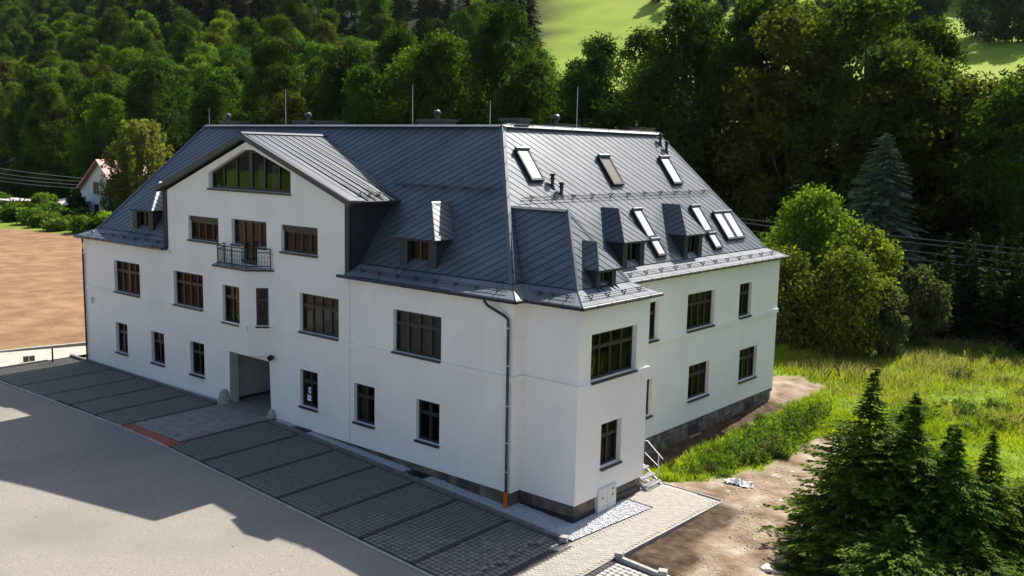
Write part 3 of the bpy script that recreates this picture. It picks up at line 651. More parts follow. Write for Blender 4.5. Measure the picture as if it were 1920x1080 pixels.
# band course
zb0, zb1 = 4.887, 5.105
q = MB(); t = .06
def bandline(a, b, nrm, e0=0, e1=0):
    a = Vector(a); b = Vector(b); d = (b - a).normalized(); nrm = Vector(nrm).normalized(); c = (a - d * e0 + b + d * e1) / 2; L = ((b + d * e1) - (a - d * e0)).length
    q.obox((c.x + nrm.x * t / 2, c.y + nrm.y * t / 2, (zb0 + zb1) / 2), (d.x * L / 2, d.y * L / 2, 0), (nrm.x * t / 2, nrm.y * t / 2, 0), (0, 0, (zb1 - zb0) / 2))
bandline((LXW, 0), (-18.5, 0), (0, -1), t, 0); bandline((-14.3, 0), (0, 0), (0, -1), 0, t); bandline((0, t), (0, B0 - t), (1, 0)); bandline((t, B0), (BX, B0), (0, -1), 0, t); bandline((BX, B0), (BX, B1), (1, 0), 0, t)
bandline((0, B1), (0, LY), (1, 0), 0, t); bandline((-17.7, -.82), (-15.1, -.82), (0, -1)); bandline((-15.08, -.82), (-14.33, -.03), (1, -1)); bandline((-18.47, -.03), (-17.72, -.82), (-1, -1))
q.build("string_course", PL, house)

# oriel bay with balcony
OP = [(-18.52, 0), (-17.7, -.82), (-15.1, -.82), (-14.28, 0)]
oz0, oz1 = 3.68, 7.60
wall_with_holes("wall", (0, -.82, 0), (1, 0, 0), (0, 0, 1), rect(-17.7, -15.1, oz0, oz1), [rect(-17.05, -15.70, 5.05, 6.80)], .25, PL, (0, 1, 0))
window((0, -.82, 0), (1, 0, 0), (0, 1, 0), -17.05, -15.70, 5.05, 6.80, 2, .68, curtain=[(.3, 1)], rec=.15)
us = Vector((1, 1, 0)).normalized(); Ls = .82 * math.sqrt(2); ns_ = Vector((-1, 1, 0)).normalized()
wall_with_holes("wall", (-15.1, -.82, 0), us, (0, 0, 1), rect(0, Ls, oz0, oz1), [rect(.40, .96, 5.08, 6.84)], .2, PL, ns_)
window((-15.1, -.82, 0), us, ns_, .40, .96, 5.08, 6.84, 1, .68, rec=.06, curtain=[(0, 1)])
q = MB(); q.face([(-18.52, 0, oz0), (-17.7, -.82, oz0), (-17.7, -.82, oz1), (-18.52, 0, oz1)]); q.face([(x, y, oz0) for x, y in reversed(OP)]); q.build("wall", PL, house)
bal = MB(); bal.prism([(-18.58, 0, 7.602), (-17.74, -.92, 7.602), (-15.05, -.92, 7.602), (-14.16, 0, 7.602)], (0, 0, .075)); bo = bal.build("balcony", SILL, house)
q = MB(); q.prism([(-18.5, -.01, 7.68), (-17.70, -.88, 7.68), (-15.08, -.88, 7.68), (-14.26, -.01, 7.68)], (0, 0, .02)); q.build("balcony_floor", CONC, bo)
rp = [Vector((-17.95, -.05, 7.7)), Vector((-17.2, -.86, 7.7)), Vector((-14.98, -.86, 7.7)), Vector((-14.30, -.10, 7.7))]
rp[0] = Vector((-18.0, -.04, 7.7)); rp[1] = Vector((-17.3, -.86, 7.7)); rp[2] = Vector((-15.05, -.86, 7.7))
q = MB(); H = .93; Z = Vector((0, 0, 1))
for p in rp[1:3] + [(rp[1] + rp[2]) / 2] + [rp[0], rp[3]]: q.bar(p, p + Z * H, .022)
q.build("railing_post", IRON, bo)
q = MB()
for a, b in zip(rp[:-1], rp[1:]):
    for z_, r_ in ((H, .018), (H - .17, .015), (.14, .015)): q.bar(a + Z * z_, b + Z * z_, r_)
q.build("railing_rail", IRON, bo)
for a, b in zip(rp[:-1], rp[1:]):
    n = int((b - a).length / .13)
    for i in range(1, n):
        p = a + (b - a) * i / n; q = MB(); q.bar(p + Z * .14, p + Z * (H - .10), .0075); 
        if i % 2: q.bar(p + Z * .55, p + (b - a) / n + Z * .55, .006)
        else: q.bar(p + Z * .35, p + (b - a) / n + Z * .35, .006)
        q.build("baluster", IRON, bo)

# passage through the house
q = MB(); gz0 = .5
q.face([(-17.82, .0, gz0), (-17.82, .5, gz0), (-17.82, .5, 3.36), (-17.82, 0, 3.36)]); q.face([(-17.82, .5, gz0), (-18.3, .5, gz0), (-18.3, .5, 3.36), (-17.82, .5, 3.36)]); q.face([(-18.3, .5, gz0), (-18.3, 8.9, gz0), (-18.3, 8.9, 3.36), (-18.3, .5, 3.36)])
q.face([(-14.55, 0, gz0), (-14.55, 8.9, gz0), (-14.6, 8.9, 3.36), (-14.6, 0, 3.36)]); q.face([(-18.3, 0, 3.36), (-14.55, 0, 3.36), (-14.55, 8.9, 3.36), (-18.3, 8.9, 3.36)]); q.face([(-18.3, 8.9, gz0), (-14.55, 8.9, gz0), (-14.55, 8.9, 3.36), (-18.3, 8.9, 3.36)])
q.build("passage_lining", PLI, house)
q = MB(); q.box((-18.296, .52, .7), (-18.27, 8.8, .86)); q.build("passage_skirting", TRIM, house)

# ------------------------------------------------------------------ roof
def clip(poly, a, b, c):   # keep a*x+b*y>=c
    out = []
    for i in range(len(poly)):
        p = poly[i]; q_ = poly[(i + 1) % len(poly)]; dp = a * p[0] + b * p[1] - c; dq = a * q_[0] + b * q_[1] - c
        if dp >= 0: out.append(p)
        if dp * dq < 0: t_ = dp / (dp - dq); out.append((p[0] + (q_[0] - p[0]) * t_, p[1] + (q_[1] - p[1]) * t_))
    return out
def slope_panels(poly, seamdir, width, parent, tile=.9, gap=.022, th=.022, m=None, inset=0., lift=.014, tol=.12):
    P = [Vector(p) for p in poly]; n = (P[1] - P[0]).cross(P[2] - P[0]).normalized()
    if n.z < 0: n = -n
    e1 = Vector(seamdir); e1 = (e1 - n * e1.dot(n)).normalized(); e2 = n.cross(e1)
    if e2.z > 0: e2 = -e2; e1 = -e1    # e2 points downslope
    O = P[0]; p2 = [((p - O).dot(e1), (p - O).dot(e2)) for p in P]
    ar = sum(p2[i][0] * p2[(i + 1) % len(p2)][1] - p2[(i + 1) % len(p2)][0] * p2[i][1] for i in range(len(p2)))
    if ar < 0: p2 = p2[::-1]
    if inset:
        for (a, b) in list(zip(p2, p2[1:] + p2[:1])):
            dx, dy = b[0] - a[0], b[1] - a[1]; l = math.hypot(dx, dy); nx_, ny_ = -dy / l, dx / l; p2 = clip(p2, nx_, ny_, nx_ * a[0] + ny_ * a[1] + inset)
            if len(p2) < 3: return
    lo = min(p[1] for p in p2); hi = max(p[1] for p in p2); k = math.floor(lo / width)
    row = 0
    while k * width < hi:
        s = clip(clip(p2, 0, 1, k * width + gap / 2), 0, -1, -((k + 1) * width - gap / 2)) if p2 else []
        if len(s) >= 3 and max(p[1] for p in s) - min(p[1] for p in s) > .03:
            mb = MB(); x0 = min(p[0] for p in s); x1 = max(p[0] for p in s); off = (row % 2) * tile / 2
            t0 = math.floor((x0 - off) / tile) if tile else 0
            while True:
                if tile: a, b = t0 * tile + off, (t0 + 1) * tile + off; c = clip(clip(s, 1, 0, a + .004), -1, 0, -(b - .004))
                else: a, b = x0, x1; c = s
                if len(c) >= 3:
                    top = []; bot = []
                    tj = random.uniform(-.003, .004)
                    for p in c:
                        f = (p[1] - k * width) / width; base_ = O + e1 * p[0] + e2 * p[1]; top.append(base_ + n * (th + lift * f + tj * (p[0] - a) / .9)); bot.append(base_)
                    mb.face(top)
                    for i in range(len(c)): j = (i + 1) % len(c); mb.face([top[i], bot[i], bot[j], top[j]])
                t0 += 1
                if not tile or b > x1: break
            if mb.f: mb.build("roof_panel", m or ROOFP, parent)
        k += 1; row += 1
x0, x1 = LXW, 0.; A = .6; E = .244
roof = MB()
def RF(*pts, mi=0): roof.face(pts, mi)
bk = lambda x, y: (x, y, ZBK)
rl = (-27.05, 4.95, ZR); rc = (-4.95, 4.95, ZR); rf = (-4.95, 17.59, ZR)
front = [bk(-31.4, .6), bk(-.6, .6), rc, rl]; right = [bk(-.6, .6), bk(-.6, 21.94), rf, rc]
RF(*front); RF(*right); RF(bk(-.6, 21.94), bk(-9.3, 21.94), rf); RF(bk(-9.3, 21.94), bk(-9.3, 9.3), rc, rf); RF(bk(-9.3, 9.3), bk(-31.4, 9.3), rl, rc); RF(bk(-31.4, 9.3), bk(-31.4, .6), rl)
bayP = (.15, 2.86, 11.05); bayB = (-2.57, 2.86, 11.05)
bayS = [bk(-.6, 1.155), bk(1.93, 1.155), bayP, bayB]; bayE = [bk(1.93, 1.155), bk(1.93, 4.57), bayP]
RF(*bayS); RF(*bayE); RF(bk(1.93, 4.57), bk(-.6, 4.57), bayB, bayP)
# skirts
ze = ZE; e = lambda x, y: (x, y, ze)
SK = {}
SK['f1'] = [e(-32.244, -E), e(-23.1, -E), bk(-23.1, A), bk(-31.4, A)]; SK['f2'] = [e(-9.1, -E), e(.244, -E), bk(-.6, A), bk(-9.1, A)]
SK['c'] = [e(.244, -E), e(.244, .311), bk(-.6, 1.155), bk(-.6, A)]; SK['b1'] = [e(.244, .311), e(BX + E, .311), bk(1.93, 1.155), bk(-.6, 1.155)]
SK['b2'] = [e(BX + E, .311), e(BX + E, B1 + E), bk(1.93, 4.57), bk(1.93, 1.155)]; SK['b3'] = [e(BX + E, B1 + E), e(.244, B1 + E), bk(-.6, 4.57), bk(1.93, 4.57)]
SK['s'] = [e(.244, B1 + E), e(.244, LY + E), bk(-.6, 21.94), bk(-.6, 4.57)]
SK['r1'] = [e(.244, LY + E), e(-10.14, LY + E), bk(-9.3, 21.94), bk(-.6, 21.94)]; SK['l'] = [e(-32.244, 10.14), e(-32.244, -E), bk(-31.4, A), bk(-31.4, 9.3)]
SK['r2'] = [e(-10.14, LY + E), e(-10.14, 10.14), bk(-9.3, 9.3), bk(-9.3, 21.94)]; SK['r3'] = [e(-10.14, 10.14), e(-32.244, 10.14), bk(-31.4, 9.3), bk(-9.3, 9.3)]
for k, pts in SK.items(): RF(*pts)
ov_out = [(-32.244, -E), (-23.1, -E), (-23.1, .02), (-9.1, .02), (-9.1, -E), (.244, -E), (.244, .311), (BX + E, .311), (BX + E, B1 + E), (.244, B1 + E), (.244, LY + E), (-10.144, LY + E), (-10.144, 10.144), (-32.244, 10.144)]
roofo = roof.build("roof", ROOFB, house)
q = MB(); P = [Vector((x, y, ze - .06)) for x, y in ov_out]
for t in tessellate_polygon([P]): q.face([P[i] for i in t])
for a, b in zip(P, P[1:] + P[:1]):
    if True: q.face([(a.x, a.y, ze - .12), (b.x, b.y, ze - .12), (b.x, b.y, ze), (a.x, a.y, ze)])
q.build("soffit", TRIM, roofo)
fd = (math.cos(math.radians(36)), .5876 * math.sin(math.radians(36)), .8092 * math.sin(math.radians(36)))
# visible slopes in strips: cut the front slope where the gable roof covers it
sF = (fd[0], fd[1], fd[2])
frL = [bk(-31.4, .6), bk(-23.0, .6), (-23.0, 4.95, ZR), rl]; frR = [bk(-9.2, .6), bk(-.6, .6), rc, (-16.1, 4.95, ZR), (-16.1, 4.60, 13.80), (-8.7, 2.60, 11.09), (-9.0, 2.5, 10.96)]
slope_panels([bk(-31.4, .6), bk(-.6, .6), rc, rl], sF, .335, roofo, inset=.05)
sR = (-.0, 0, 0)
ang = math.radians(38); down = Vector((1, 0, -MSL)).normalized(); sR = Vector((0, 1, 0)) * math.cos(ang) + down * math.sin(ang)
slope_panels(right, sR, .335, roofo, inset=.05)
slope_panels(bayS, sF, .335, roofo, inset=.04); slope_panels(bayE, sR, .335, roofo, inset=.04)
SKM = mat("eave_metal", (.10, .12, .15), (.13, .152, .18), .5, .72, .12, 6, metal=0, spec=.35, objvar=.08)
for k in ('f1', 'f2', 'b1'): slope_panels(SK[k], (-.45, .8, .35), .95, roofo, m=SKM, tile=0, gap=.02, inset=.012, lift=.003, th=.018)
for k in ('b2', 's'): slope_panels(SK[k], (-.75, -.55, .33), .95, roofo, m=SKM, tile=0, gap=.02, inset=.012, lift=.003, th=.018)
slope_panels(SK['c'], (-.8, 0, .3), 3, roofo, tile=0, inset=.012)
# ridge and hip caps
def cap(pts, wd=.13, hh=.05, m=ROOFP, name="ridge_cap", par=roofo):
    q = MB()
    for a, b in zip(pts[:-1], pts[1:]):
        a = Vector(a); b = Vector(b); d = (b - a).normalized(); s = d.cross(Vector((0, 0, 1))).normalized(); u = s.cross(d)
        if u.z < 0: u = -u
        for sg in (-1, 1):
            q.face([a + u * (hh + .03), b + u * (hh + .03), b + s * sg * wd - u * (.0 if abs(d.z) < .1 else .02), a + s * sg * wd - u * (.0 if abs(d.z) < .1 else .02)])
    return q.build(name, m, par)
cap([rl, rc], .2, .06); cap([rc, rf], .2, .06); cap([bk(-.6, .6), rc], .13, .05, name="hip_cap"); cap([bk(-31.4, .6), rl], .13, .05, name="hip_cap"); cap([bk(-.6, 21.94), rf], .1, .04, name="hip_cap")
cap([bk(1.93, 1.155), bayP], .1, .04, name="hip_cap"); cap([bk(1.93, 4.57), bayP], .1, .04, name="hip_cap"); cap([bayB, bayP], .14, .05)
for a, b in ((e(.244, -E), bk(-.6, .6)), (e(-32.244, -E), bk(-31.4, .6)), (e(BX + E, .311), bk(1.93, 1.155)), (e(.244, LY + E), bk(-.6, 21.94)), (e(BX + E, B1 + E), bk(1.93, 4.57))): cap([a, b], .07, .02, name="hip_cap")
# gutters
def gutter(pts):
    for a, b in zip(pts[:-1], pts[1:]):
        a = Vector((*a, ze - .05)); b = Vector((*b, ze - .05)); q = MB(); q.tube([a, b], .075, 8); q.build("gutter", GUT, house)
        n = int((b - a).length / .8)
        if n > 1:
            q = MB()
            for i in range(1, n): p = a + (b - a) * i / n; d = (b - a).normalized(); q.tube([p - d * .012, p + d * .012], .088, 8)
            q.build("gutter_bracket", GUT, house)
g_ = E + .075
gutter([(-32.32, -g_), (-23.1, -g_)]); gutter([(-9.4, -g_), (.244 + .06, -g_), (.244 + .075, .311 - .075), (BX + g_, .311 - .075), (BX + g_, B1 + g_)]); gutter([(.244 + .075, B1 + E + .1), (.244 + .075, LY + g_)]); gutter([(-32.244 - .075, -g_), (-32.244 - .075, 10)])
# gable roof
gs = (13.78 - 11.05) / 7.5
gR = [(-16.1, -.3, 13.78), (-16.1, 4.60, 13.78), (-8.6, 2.57, 11.05), (-8.6, -.3, 11.05)]; gL = [(-16.1, -.3, 13.78), (-23.6, -.3, 11.05), (-23.6, 2.57, 11.05), (-16.1, 4.60, 13.78)]
q = MB()
for P in (gR, gL): q.face(P); q.face([(a, b, c - .1) for a, b, c in P])
gro = q.build("gable_roof", ROOFB, house)
slope_panels(gR, (1, 0, -gs), .43, gro, tile=0, gap=.03, inset=.03, lift=0, th=.02); slope_panels(gL, (-1, 0, -gs), .43, gro, tile=0, gap=.03, inset=.03, lift=0)
q = MB()
for k_ in range(11):   # standing seams
    y = -.13 + k_ * .43
    xe = -8.64 if y < 2.5 else -8.64 - (y - 2.57) / (4.6 - 2.57) * 7.5
    if xe < -16: break
    q.obox(((-16.1 + xe) / 2, y, 13.80 + (xe + 16.1) / 2 * -gs), ((xe + 16.1) / 2, 0, -(xe + 16.1) / 2 * gs), (0, .012, 0), (0, 0, .03))
q.build("standing_seam", TRIM, gro)
cap([(-16.1, -.32, 13.8), (-16.1, 4.6, 13.8)], .17, .05, par=gro)
# valley flashing
q = MB(); a = Vector((-16.1, 4.62, 13.86)); b = Vector((-8.45, 2.60, 11.10)); q.face([a, b, b + Vector((.42, .14, .2)), a + Vector((.42, .14, .2))]); q.build("valley_flashing", ROOFP, gro)
# rake boards
for sg in (1, -1):
    q = MB(); xe = 7.5 * sg; top = [(-16.1, 13.80), (-16.1 + xe, 11.07)]
    q.prism([(-16.1, -.33, 13.82), (-16.1 + xe, -.33, 11.08), (-16.1 + xe, -.33, 10.84), (-16.1, -.33, 13.56)], (0, .035, 0)); q.prism([(-16.1, -.295, 13.60), (-16.1 + xe, -.295, 10.86), (-16.1 + xe, -.295, 10.83), (-16.1, -.295, 13.57)], (0, .30, 0)); q.build("rake_board", TRIM, gro)
q = MB(); q.box((-8.62, -.3, 10.93), (-8.54, 2.5, 11.05)); q.build("gable_gutter", GUT, gro)
for xw, sg in ((-9.2, 1), (-23.0, -1)):    # metal cheeks of the gable
    q = MB(); xo = xw + .22 * sg
    q.prism([(xo, -.07, 7.93), (xo, -.07, 10.98), (xo, 2.52, 10.98), (xo, .7, 8.42), (xo, .3, 8.1)], (-.22 * sg, 0, 0)); q.build("gable_cheek", CHEEK, house)
    q = MB()
    for y in np.arange(.1, 2.4, .3):
        zlo = max(8.05, CSL + MSL * y); q.box((xo - .0 * sg, y - .01, zlo), (xo + .02 * sg, y + .01, 10.95))
    q.build("cheek_seam", CHEEK, house)
    q = MB(); q.box((min(xo, xo + .05 * sg), -.10, 7.9), (max(xo, xo + .05 * sg), -.02, 10.95)); q.build("corner_trim", TRIM, house)

# dormers -------------------------------------------------------------
def dormer(c, face, eave, hw, ehw, zb_, ze_, zr, pfront, axis):
    """axis 'F': looks to -Y, c = x centre, face/eave/pfront = y values; axis 'S': looks to +X, c = y centre, face.. = x values"""
    if axis == 'F': T = lambda a, d, z: (c + a, d, z); zs = lambda d: CSL + MSL * d; back = lambda z: (z - CSL) / MSL
    elif axis == 'S': T = lambda a, d, z: (d, c + a, z); back = lambda z: (CSL - z) / MSL; zs = lambda d: CSL - MSL * d
    else: T = lambda a, d, z: (d, c + a, z); back = lambda z: 1.93 - (z - ZBK) / 1.5; zs = lambda d: ZBK + (1.93 - d) * 1.5
    inn = 1 if axis == 'F' else -1
    d_ = MB(); w0 = hw * .58   # window half width
    yb = back(ze_)
    # cheeks
    for sg in (-1, 1): d_.face([T(sg * hw, face, zb_ - .1), T(sg * hw, face, ze_ + .02), T(sg * hw, yb, ze_ + .02)])
    # face: posts each side
    for a, b in ((-hw, -w0), (w0, hw)): d_.face([T(a, face, zb_ - .1), T(b, face, zb_ - .1), T(b, face, ze_ + .02), T(a, face, ze_ + .02)])
    for a in (-w0, w0): d_.face([T(a, face, zb_ - .1), T(a, face + inn * .25, zb_ - .1), T(a, face + inn * .25, ze_), T(a, face, ze_)])
    d_.face([T(-w0, face - .0, zb_), T(w0, face, zb_), T(w0, face + inn * .25, zb_ + .04), T(-w0, face + inn * .25, zb_ + .04)])
    ob = d_.build("dormer", CHEEK, house)
    if axis == 'F': window((c, face, 0), (1, 0, 0), (0, 1, 0), -w0, w0, zb_ + .03, ze_, 2, None, rec=.16, parent=ob, sub=False, sill=False, frame_w=.06)
    else: window((face, c, 0), (0, 1, 0), (-1, 0, 0), -w0, w0, zb_ + .03, ze_, 2, None, rec=.16, parent=ob, sub=False, sill=False, frame_w=.06)
    L0 = T(-ehw, eave, ze_); R0 = T(ehw, eave, ze_); Pp = T(0, pfront, zr); Bk = T(0, back(zr) + inn * .05, zr); Lb = T(-ehw, back(ze_) + inn * .05, ze_); Rb = T(ehw, back(ze_) + inn * .05, ze_)
    r_ = MB(); r_.face([L0, R0, Pp]); r_.face([R0, Rb, Bk, Pp]); r_.face([Lb, L0, Pp, Bk]); r_.face([(x, y, z - .03) for x, y, z in (L0, R0, Rb, Lb)])
    for a, b in ((L0, R0), (R0, Rb), (Lb, L0)): r_.face([a, b, (b[0], b[1], b[2] - .06), (a[0], a[1], a[2] - .06)])
    r_.build("dormer_roof", ROOFB, ob)
    if axis == 'F': s1, s2, s3 = sF, sR, (0, -1, .3)
    else: s1, s2, s3 = sR, sR, sF
    slope_panels([L0, R0, Pp], s1, .30, ob, inset=.02); slope_panels([R0, Rb, Bk, Pp], s2 if axis == 'F' else (-1, 0, .2), .30, ob, inset=.02); slope_panels([Lb, L0, Pp, Bk], s3, .30, ob, inset=.02)
    cap([L0, Pp], .04, .02, name="hip_cap", par=ob); cap([R0, Pp], .04, .02, name="hip_cap", par=ob); cap([Pp, Bk], .05, .02, par=ob)
    for sg in (-1, 1):   # base upstands
        for a in (sg * hw, sg * w0):
            p = Vector(T(a, face, zb_)); q_ = Vector(T(a, face - inn * .35, zb_ - .28)); u = MB(); u.bar(p, q_, .02, 0, .03); u.build("upstand", TRIM, ob)
    return ob
dormer(-5.67, .72, .50, 1.03, 1.14, 8.53, 9.69, 11.12, 1.47, 'F'); dormer(-26.72, .72, .58, 1.03, 1.12, 8.53, 9.67, 11.15, 1.75, 'F')
dormer(8.81, -.60, -.46, .86, 1.02, 8.36, 9.50, 10.86, -1.5, 'S'); dormer(14.02, -.60, -.46, .86, .98, 8.36, 9.53, 10.88, -1.45, 'S'); dormer(2.86, 2.02, 2.18, .64, .75, 8.40, 9.02, 9.98, 1.52, 'B')

# skylights -----------------------------------------------------------
nR = Vector((MSL, 0, 1)).normalized(); dn = Vector((1, 0, -MSL)).normalized(); ey = Vector((0, 1, 0))
def skylight(y0, y1, xa, xb, pane=SKYG, blind=False):
    pa = Vector((xa, 0, CSL - MSL * xa)); pb = Vector((xb, 0, CSL - MSL * xb)); L = (pb - pa).length; c = (pa + pb) / 2 + ey * (y0 + y1) / 2 + nR * .09; hw = (y1 - y0) / 2
    f = MB()
    for s in (-1, 1): f.obox(c + ey * s * (hw - .05), ey * .05, dn * L / 2, nR * .085)
    f.obox(c - dn * (L / 2 - .05), ey * (hw - .1), dn * .05, nR * .085); f.obox(c + dn * (L / 2 - .05), ey * (hw - .1), dn * .05, nR * .085)
    o = f.build("skylight", FRAME, house)
    q = MB(); a = c - dn * (L / 2 - .02) + nR * .10; q.tube([a - ey * hw * .98, a + ey * hw * .98], .075, 10); q.build("shutter_box", mat("shutter_box", (.07, .09, .11), None, rough=.4) if "shutter_box" not in bpy.data.materials else bpy.data.materials["shutter_box"], o)
    q = MB(); q.obox(c + nR * .055, ey * (hw - .1), dn * (L / 2 - .1), nR * .006); q.build("pane" if not blind else "roller_shutter", pane if not blind else BLIND, o)
    q = MB(); q.obox(c + dn * (L / 2 + .07) - nR * .075, ey * (hw + .1), dn * .14, nR * .015); q.build("flashing", TRIM, o)
    q = MB(); q.obox(c - nR * .07, ey * (hw + .06), dn * (L / 2 + .06), nR * .02); q.build("flashing", TRIM, o)
    return o
skylight(4.80, 5.68, -4.22, -3.27); skylight(10.62, 11.55, -4.05, -3.09, blind=True); skylight(16.02, 16.98, -4.04, -3.07)
skylight(10.95, 11.75, -2.28, -1.36); skylight(11.0, 11.78, -1.31, -.78); skylight(16.28, 17.2, -2.27, -1.36); skylight(16.42, 17.22, -1.30, -.78); skylight(18.16, 19.13, -2.0, -1.02); skylight(19.17, 20.14, -2.0, -1.02)
# vent pipes
for x, y in ((-3.11, 6.15), (-2.85, 6.45), (-4.55, 17.15), (-4.28, 17.35)):
    z0 = CSL - MSL * x; q = MB(); q.lathe((x, y, z0 - .1), [(.13, 0), (.10, .14), (.075, .2), (.075, .42), (.12, .44), (.12, .50), (.085, .52), (.085, .56), (.135, .6), (.10, .68), (.02, .70)], 14); q.build("vent_pipe", GUT, house, smooth=False)
# snow guards
def guard(a, b, nrm, upv, n, name="snow_guard"):
    a = Vector(a); b = Vector(b); nrm = Vector(nrm).normalized(); upv = Vector(upv).normalized(); q = MB()
    for h in (.07, .17): q.tube([a + nrm * h, b + nrm * h], .014, 5)
    o = q.build(name, GUT, house); d = (b - a).normalized()
    for i in range(n):
        p = a + (b - a) * (i + .5) / n; q = MB(); q.bar(p, p + nrm * .2, .012, 0, .02); q.bar(p + upv * .16, p + nrm * .18, .012, 0, .015); q.bar(p - upv * .05, p + upv * .2, .012, 0, .025); q.build("bracket", GUT, o)
upR = -dn; nF = Vector((0, -MSL, 1)).normalized(); upF = Vector((0, 1, MSL)).normalized()
guard((-2.77, 3.6, 11.34), (-2.77, 19.4, 11.34), nR, upR, 11); guard((-9.4, 3.0, 11.65), (-3.4, 3.0, 11.65), nF, upF, 5)
skn = Vector((0, -.43, 1)).normalized(); sku = Vector((0, 1, .43)).normalized(); skx = Vector((.43, 0, 1)).normalized(); skxu = Vector((-1, 0, .43)).normalized()
guard((-31.6, .05, 8.14), (-23.5, .05, 8.14), skn, sku, 7); guard((-8.8, .05, 8.14), (-.35, .05, 8.14), skn, sku, 8); guard((.35, .62, 8.14), (2.2, .62, 8.14), skn, sku, 3)
guard((2.48, .75, 8.14), (2.48, 5.0, 8.14), skx, skxu, 4); guard((-.05, 5.9, 8.14), (-.05, 22.2, 8.14), skx, skxu, 13)
guard((-9.05, .4, 11.24), (-9.05, 2.0, 11.24), (gs, 0, 1), (-1, 0, gs), 3)
# lightning conductor along ridge and hip
def wire(pts, r=.008, name="lightning_wire", m=GALV, par=house):
    q = MB(); q.tube(pts, r, 5); q.build(name, m, par)
wire([(-4.8, 5.05, ZR + .12), (-4.8, 17.5, ZR + .12)]); wire([(-.45, .55, ZBK + .15), (-4.75, 4.9, ZR + .1)])
for t in np.linspace(.06, .95, 9):
    p = Vector(bk(-.6, .6)).lerp(Vector(rc), t); q = MB(); q.bar(p, p + Vector((.10, .02, .2)), .012); q.build("wire_holder", GUT, house)
for y in np.linspace(5.4, 17.2, 9): q = MB(); q.bar((-4.85, y, ZR), (-4.8, y, ZR + .14), .014); q.build("wire_holder", GUT, house)
# lightning rods, chimneys
for x, y, z1 in ((-20.05, 5.2, 16.2), (-10.6, 5.2, 16.2), (-5.85, 5.2, 15.4), (-5.6, 11.2, 16.35), (-27.1, 5.2, 15.3)):
    q = MB(); q.tube([(x, y, 13.9), (x, y, z1)], [.022, .012], 6); q.build("lightning_rod", GALV, house)
def chimney(xa, xb, ya, yb_, z1, m, cowl=None):
    q = MB(); q.box((xa + .08, ya + .08, 12.6), (xb - .08, yb_ - .08, z1 - .10)); o = q.build("chimney", m, house)
    q = MB(); q.box((xa, ya, z1 - .10), (xb, yb_, z1)); q.build("chimney_cap", TRIM, o)
    if cowl: q = MB(); q.lathe((cowl[0], cowl[1], z1), [(.09, 0), (.09, .16), (.15, .2), (.19, .28), (.16, .38), (.07, .44)], 12); q.build("cowl", TRIM, o)
chimney(-27.3, -25.6, 5.9, 6.8, 14.62, TRIM, (-26.9, 6.3)); chimney(-20.5, -18.9, 5.9, 6.8, 14.62, TRIM, (-19.6, 6.3)); chimney(-18.7, -17.2, 5.9, 6.8, 14.6, TRIM)
chimney(-11.1, -9.2, 5.9, 6.8, 14.66, TRIM, (-10.1, 6.3)); chimney(-6.0, -4.8, 5.9, 6.8, 14.68, TRIM); chimney(-7.0, -6.1, 10.2, 12.2, 14.62, TRIM, (-6.6, 10.9)); chimney(-6.6, -5.9, 17.3, 18.9, 14.66, BRICK)
# down pipes and small fittings
def pipe(pts, r=.055, name="downpipe", m=GUT):
    q = MB(); q.tube(pts, r, 10); return q.build(name, m, house)
dp = pipe([(-1.16, -.32, 7.93), (-1.15, -.32, 7.80), (-1.02, -.28, 7.66), (-.36, -.14, 7.36), (-.2, -.10, 7.24), (-.18, -.10, 7.0), (-.12, -.10, .72)])
for z in (6.9, 5.5, 4.0, 2.6, 1.5): q = MB(); q.tube([(-.18 + .06 * (7 - z) / 6.3, -.10, z), (-.18 + .06 * (7 - z) / 6.3, -.10, z + .04)], .07, 10); q.build("pipe_clip", GALV, dp)
q = MB(); q.tube([(-.12, -.10, .74), (-.13, -.12, .04)], .075, 12); q.build("pipe_foot", ORANGE, dp, label="bright orange plastic foot of the downpipe")
pipe([(-31.5, -.32, 7.93), (-31.5, -.30, 7.7), (-31.85, -.14, 7.1), (-31.93, -.10, 6.9), (-31.93, -.10, .75)])
wire([(-9.15, -.01, 7.9), (-8.95, -.03, 7.5), (-8.97, -.03, .75)], .008)
for z in np.arange(1.0, 7.4, .95): q = MB(); q.box((-8.99, -.035, z), (-8.95, -.0, z + .03)); q.build("wire_holder", GALV, house)
q = MB(); q.tube([(-14.3, -.02, 3.62), (-14.3, -.12, 3.62)], .05, 10); q.tube([(-14.3, -.12, 3.62), (-14.26, -.26, 3.60)], .13, 14); q.build("wall_lamp", LAMPM, house, label="round black lamp at the top right of the passage")
q = MB(); q.tube([(-31.1, 0, 4.42), (-31.1, -.1, 4.42)], .03, 8); q.box((-31.25, -.2, 4.42), (-30.95, -.08, 4.47)); q.tube([(-31.1, -.1, 4.38), (-31.1, -.1, 4.15)], .05, 10); q.build("security_camera", GALV, house)
q = MB(); q.box((-22.95, -.06, 7.72), (-22.8, 0, 7.85)); q.build("bracket", GALV, house)

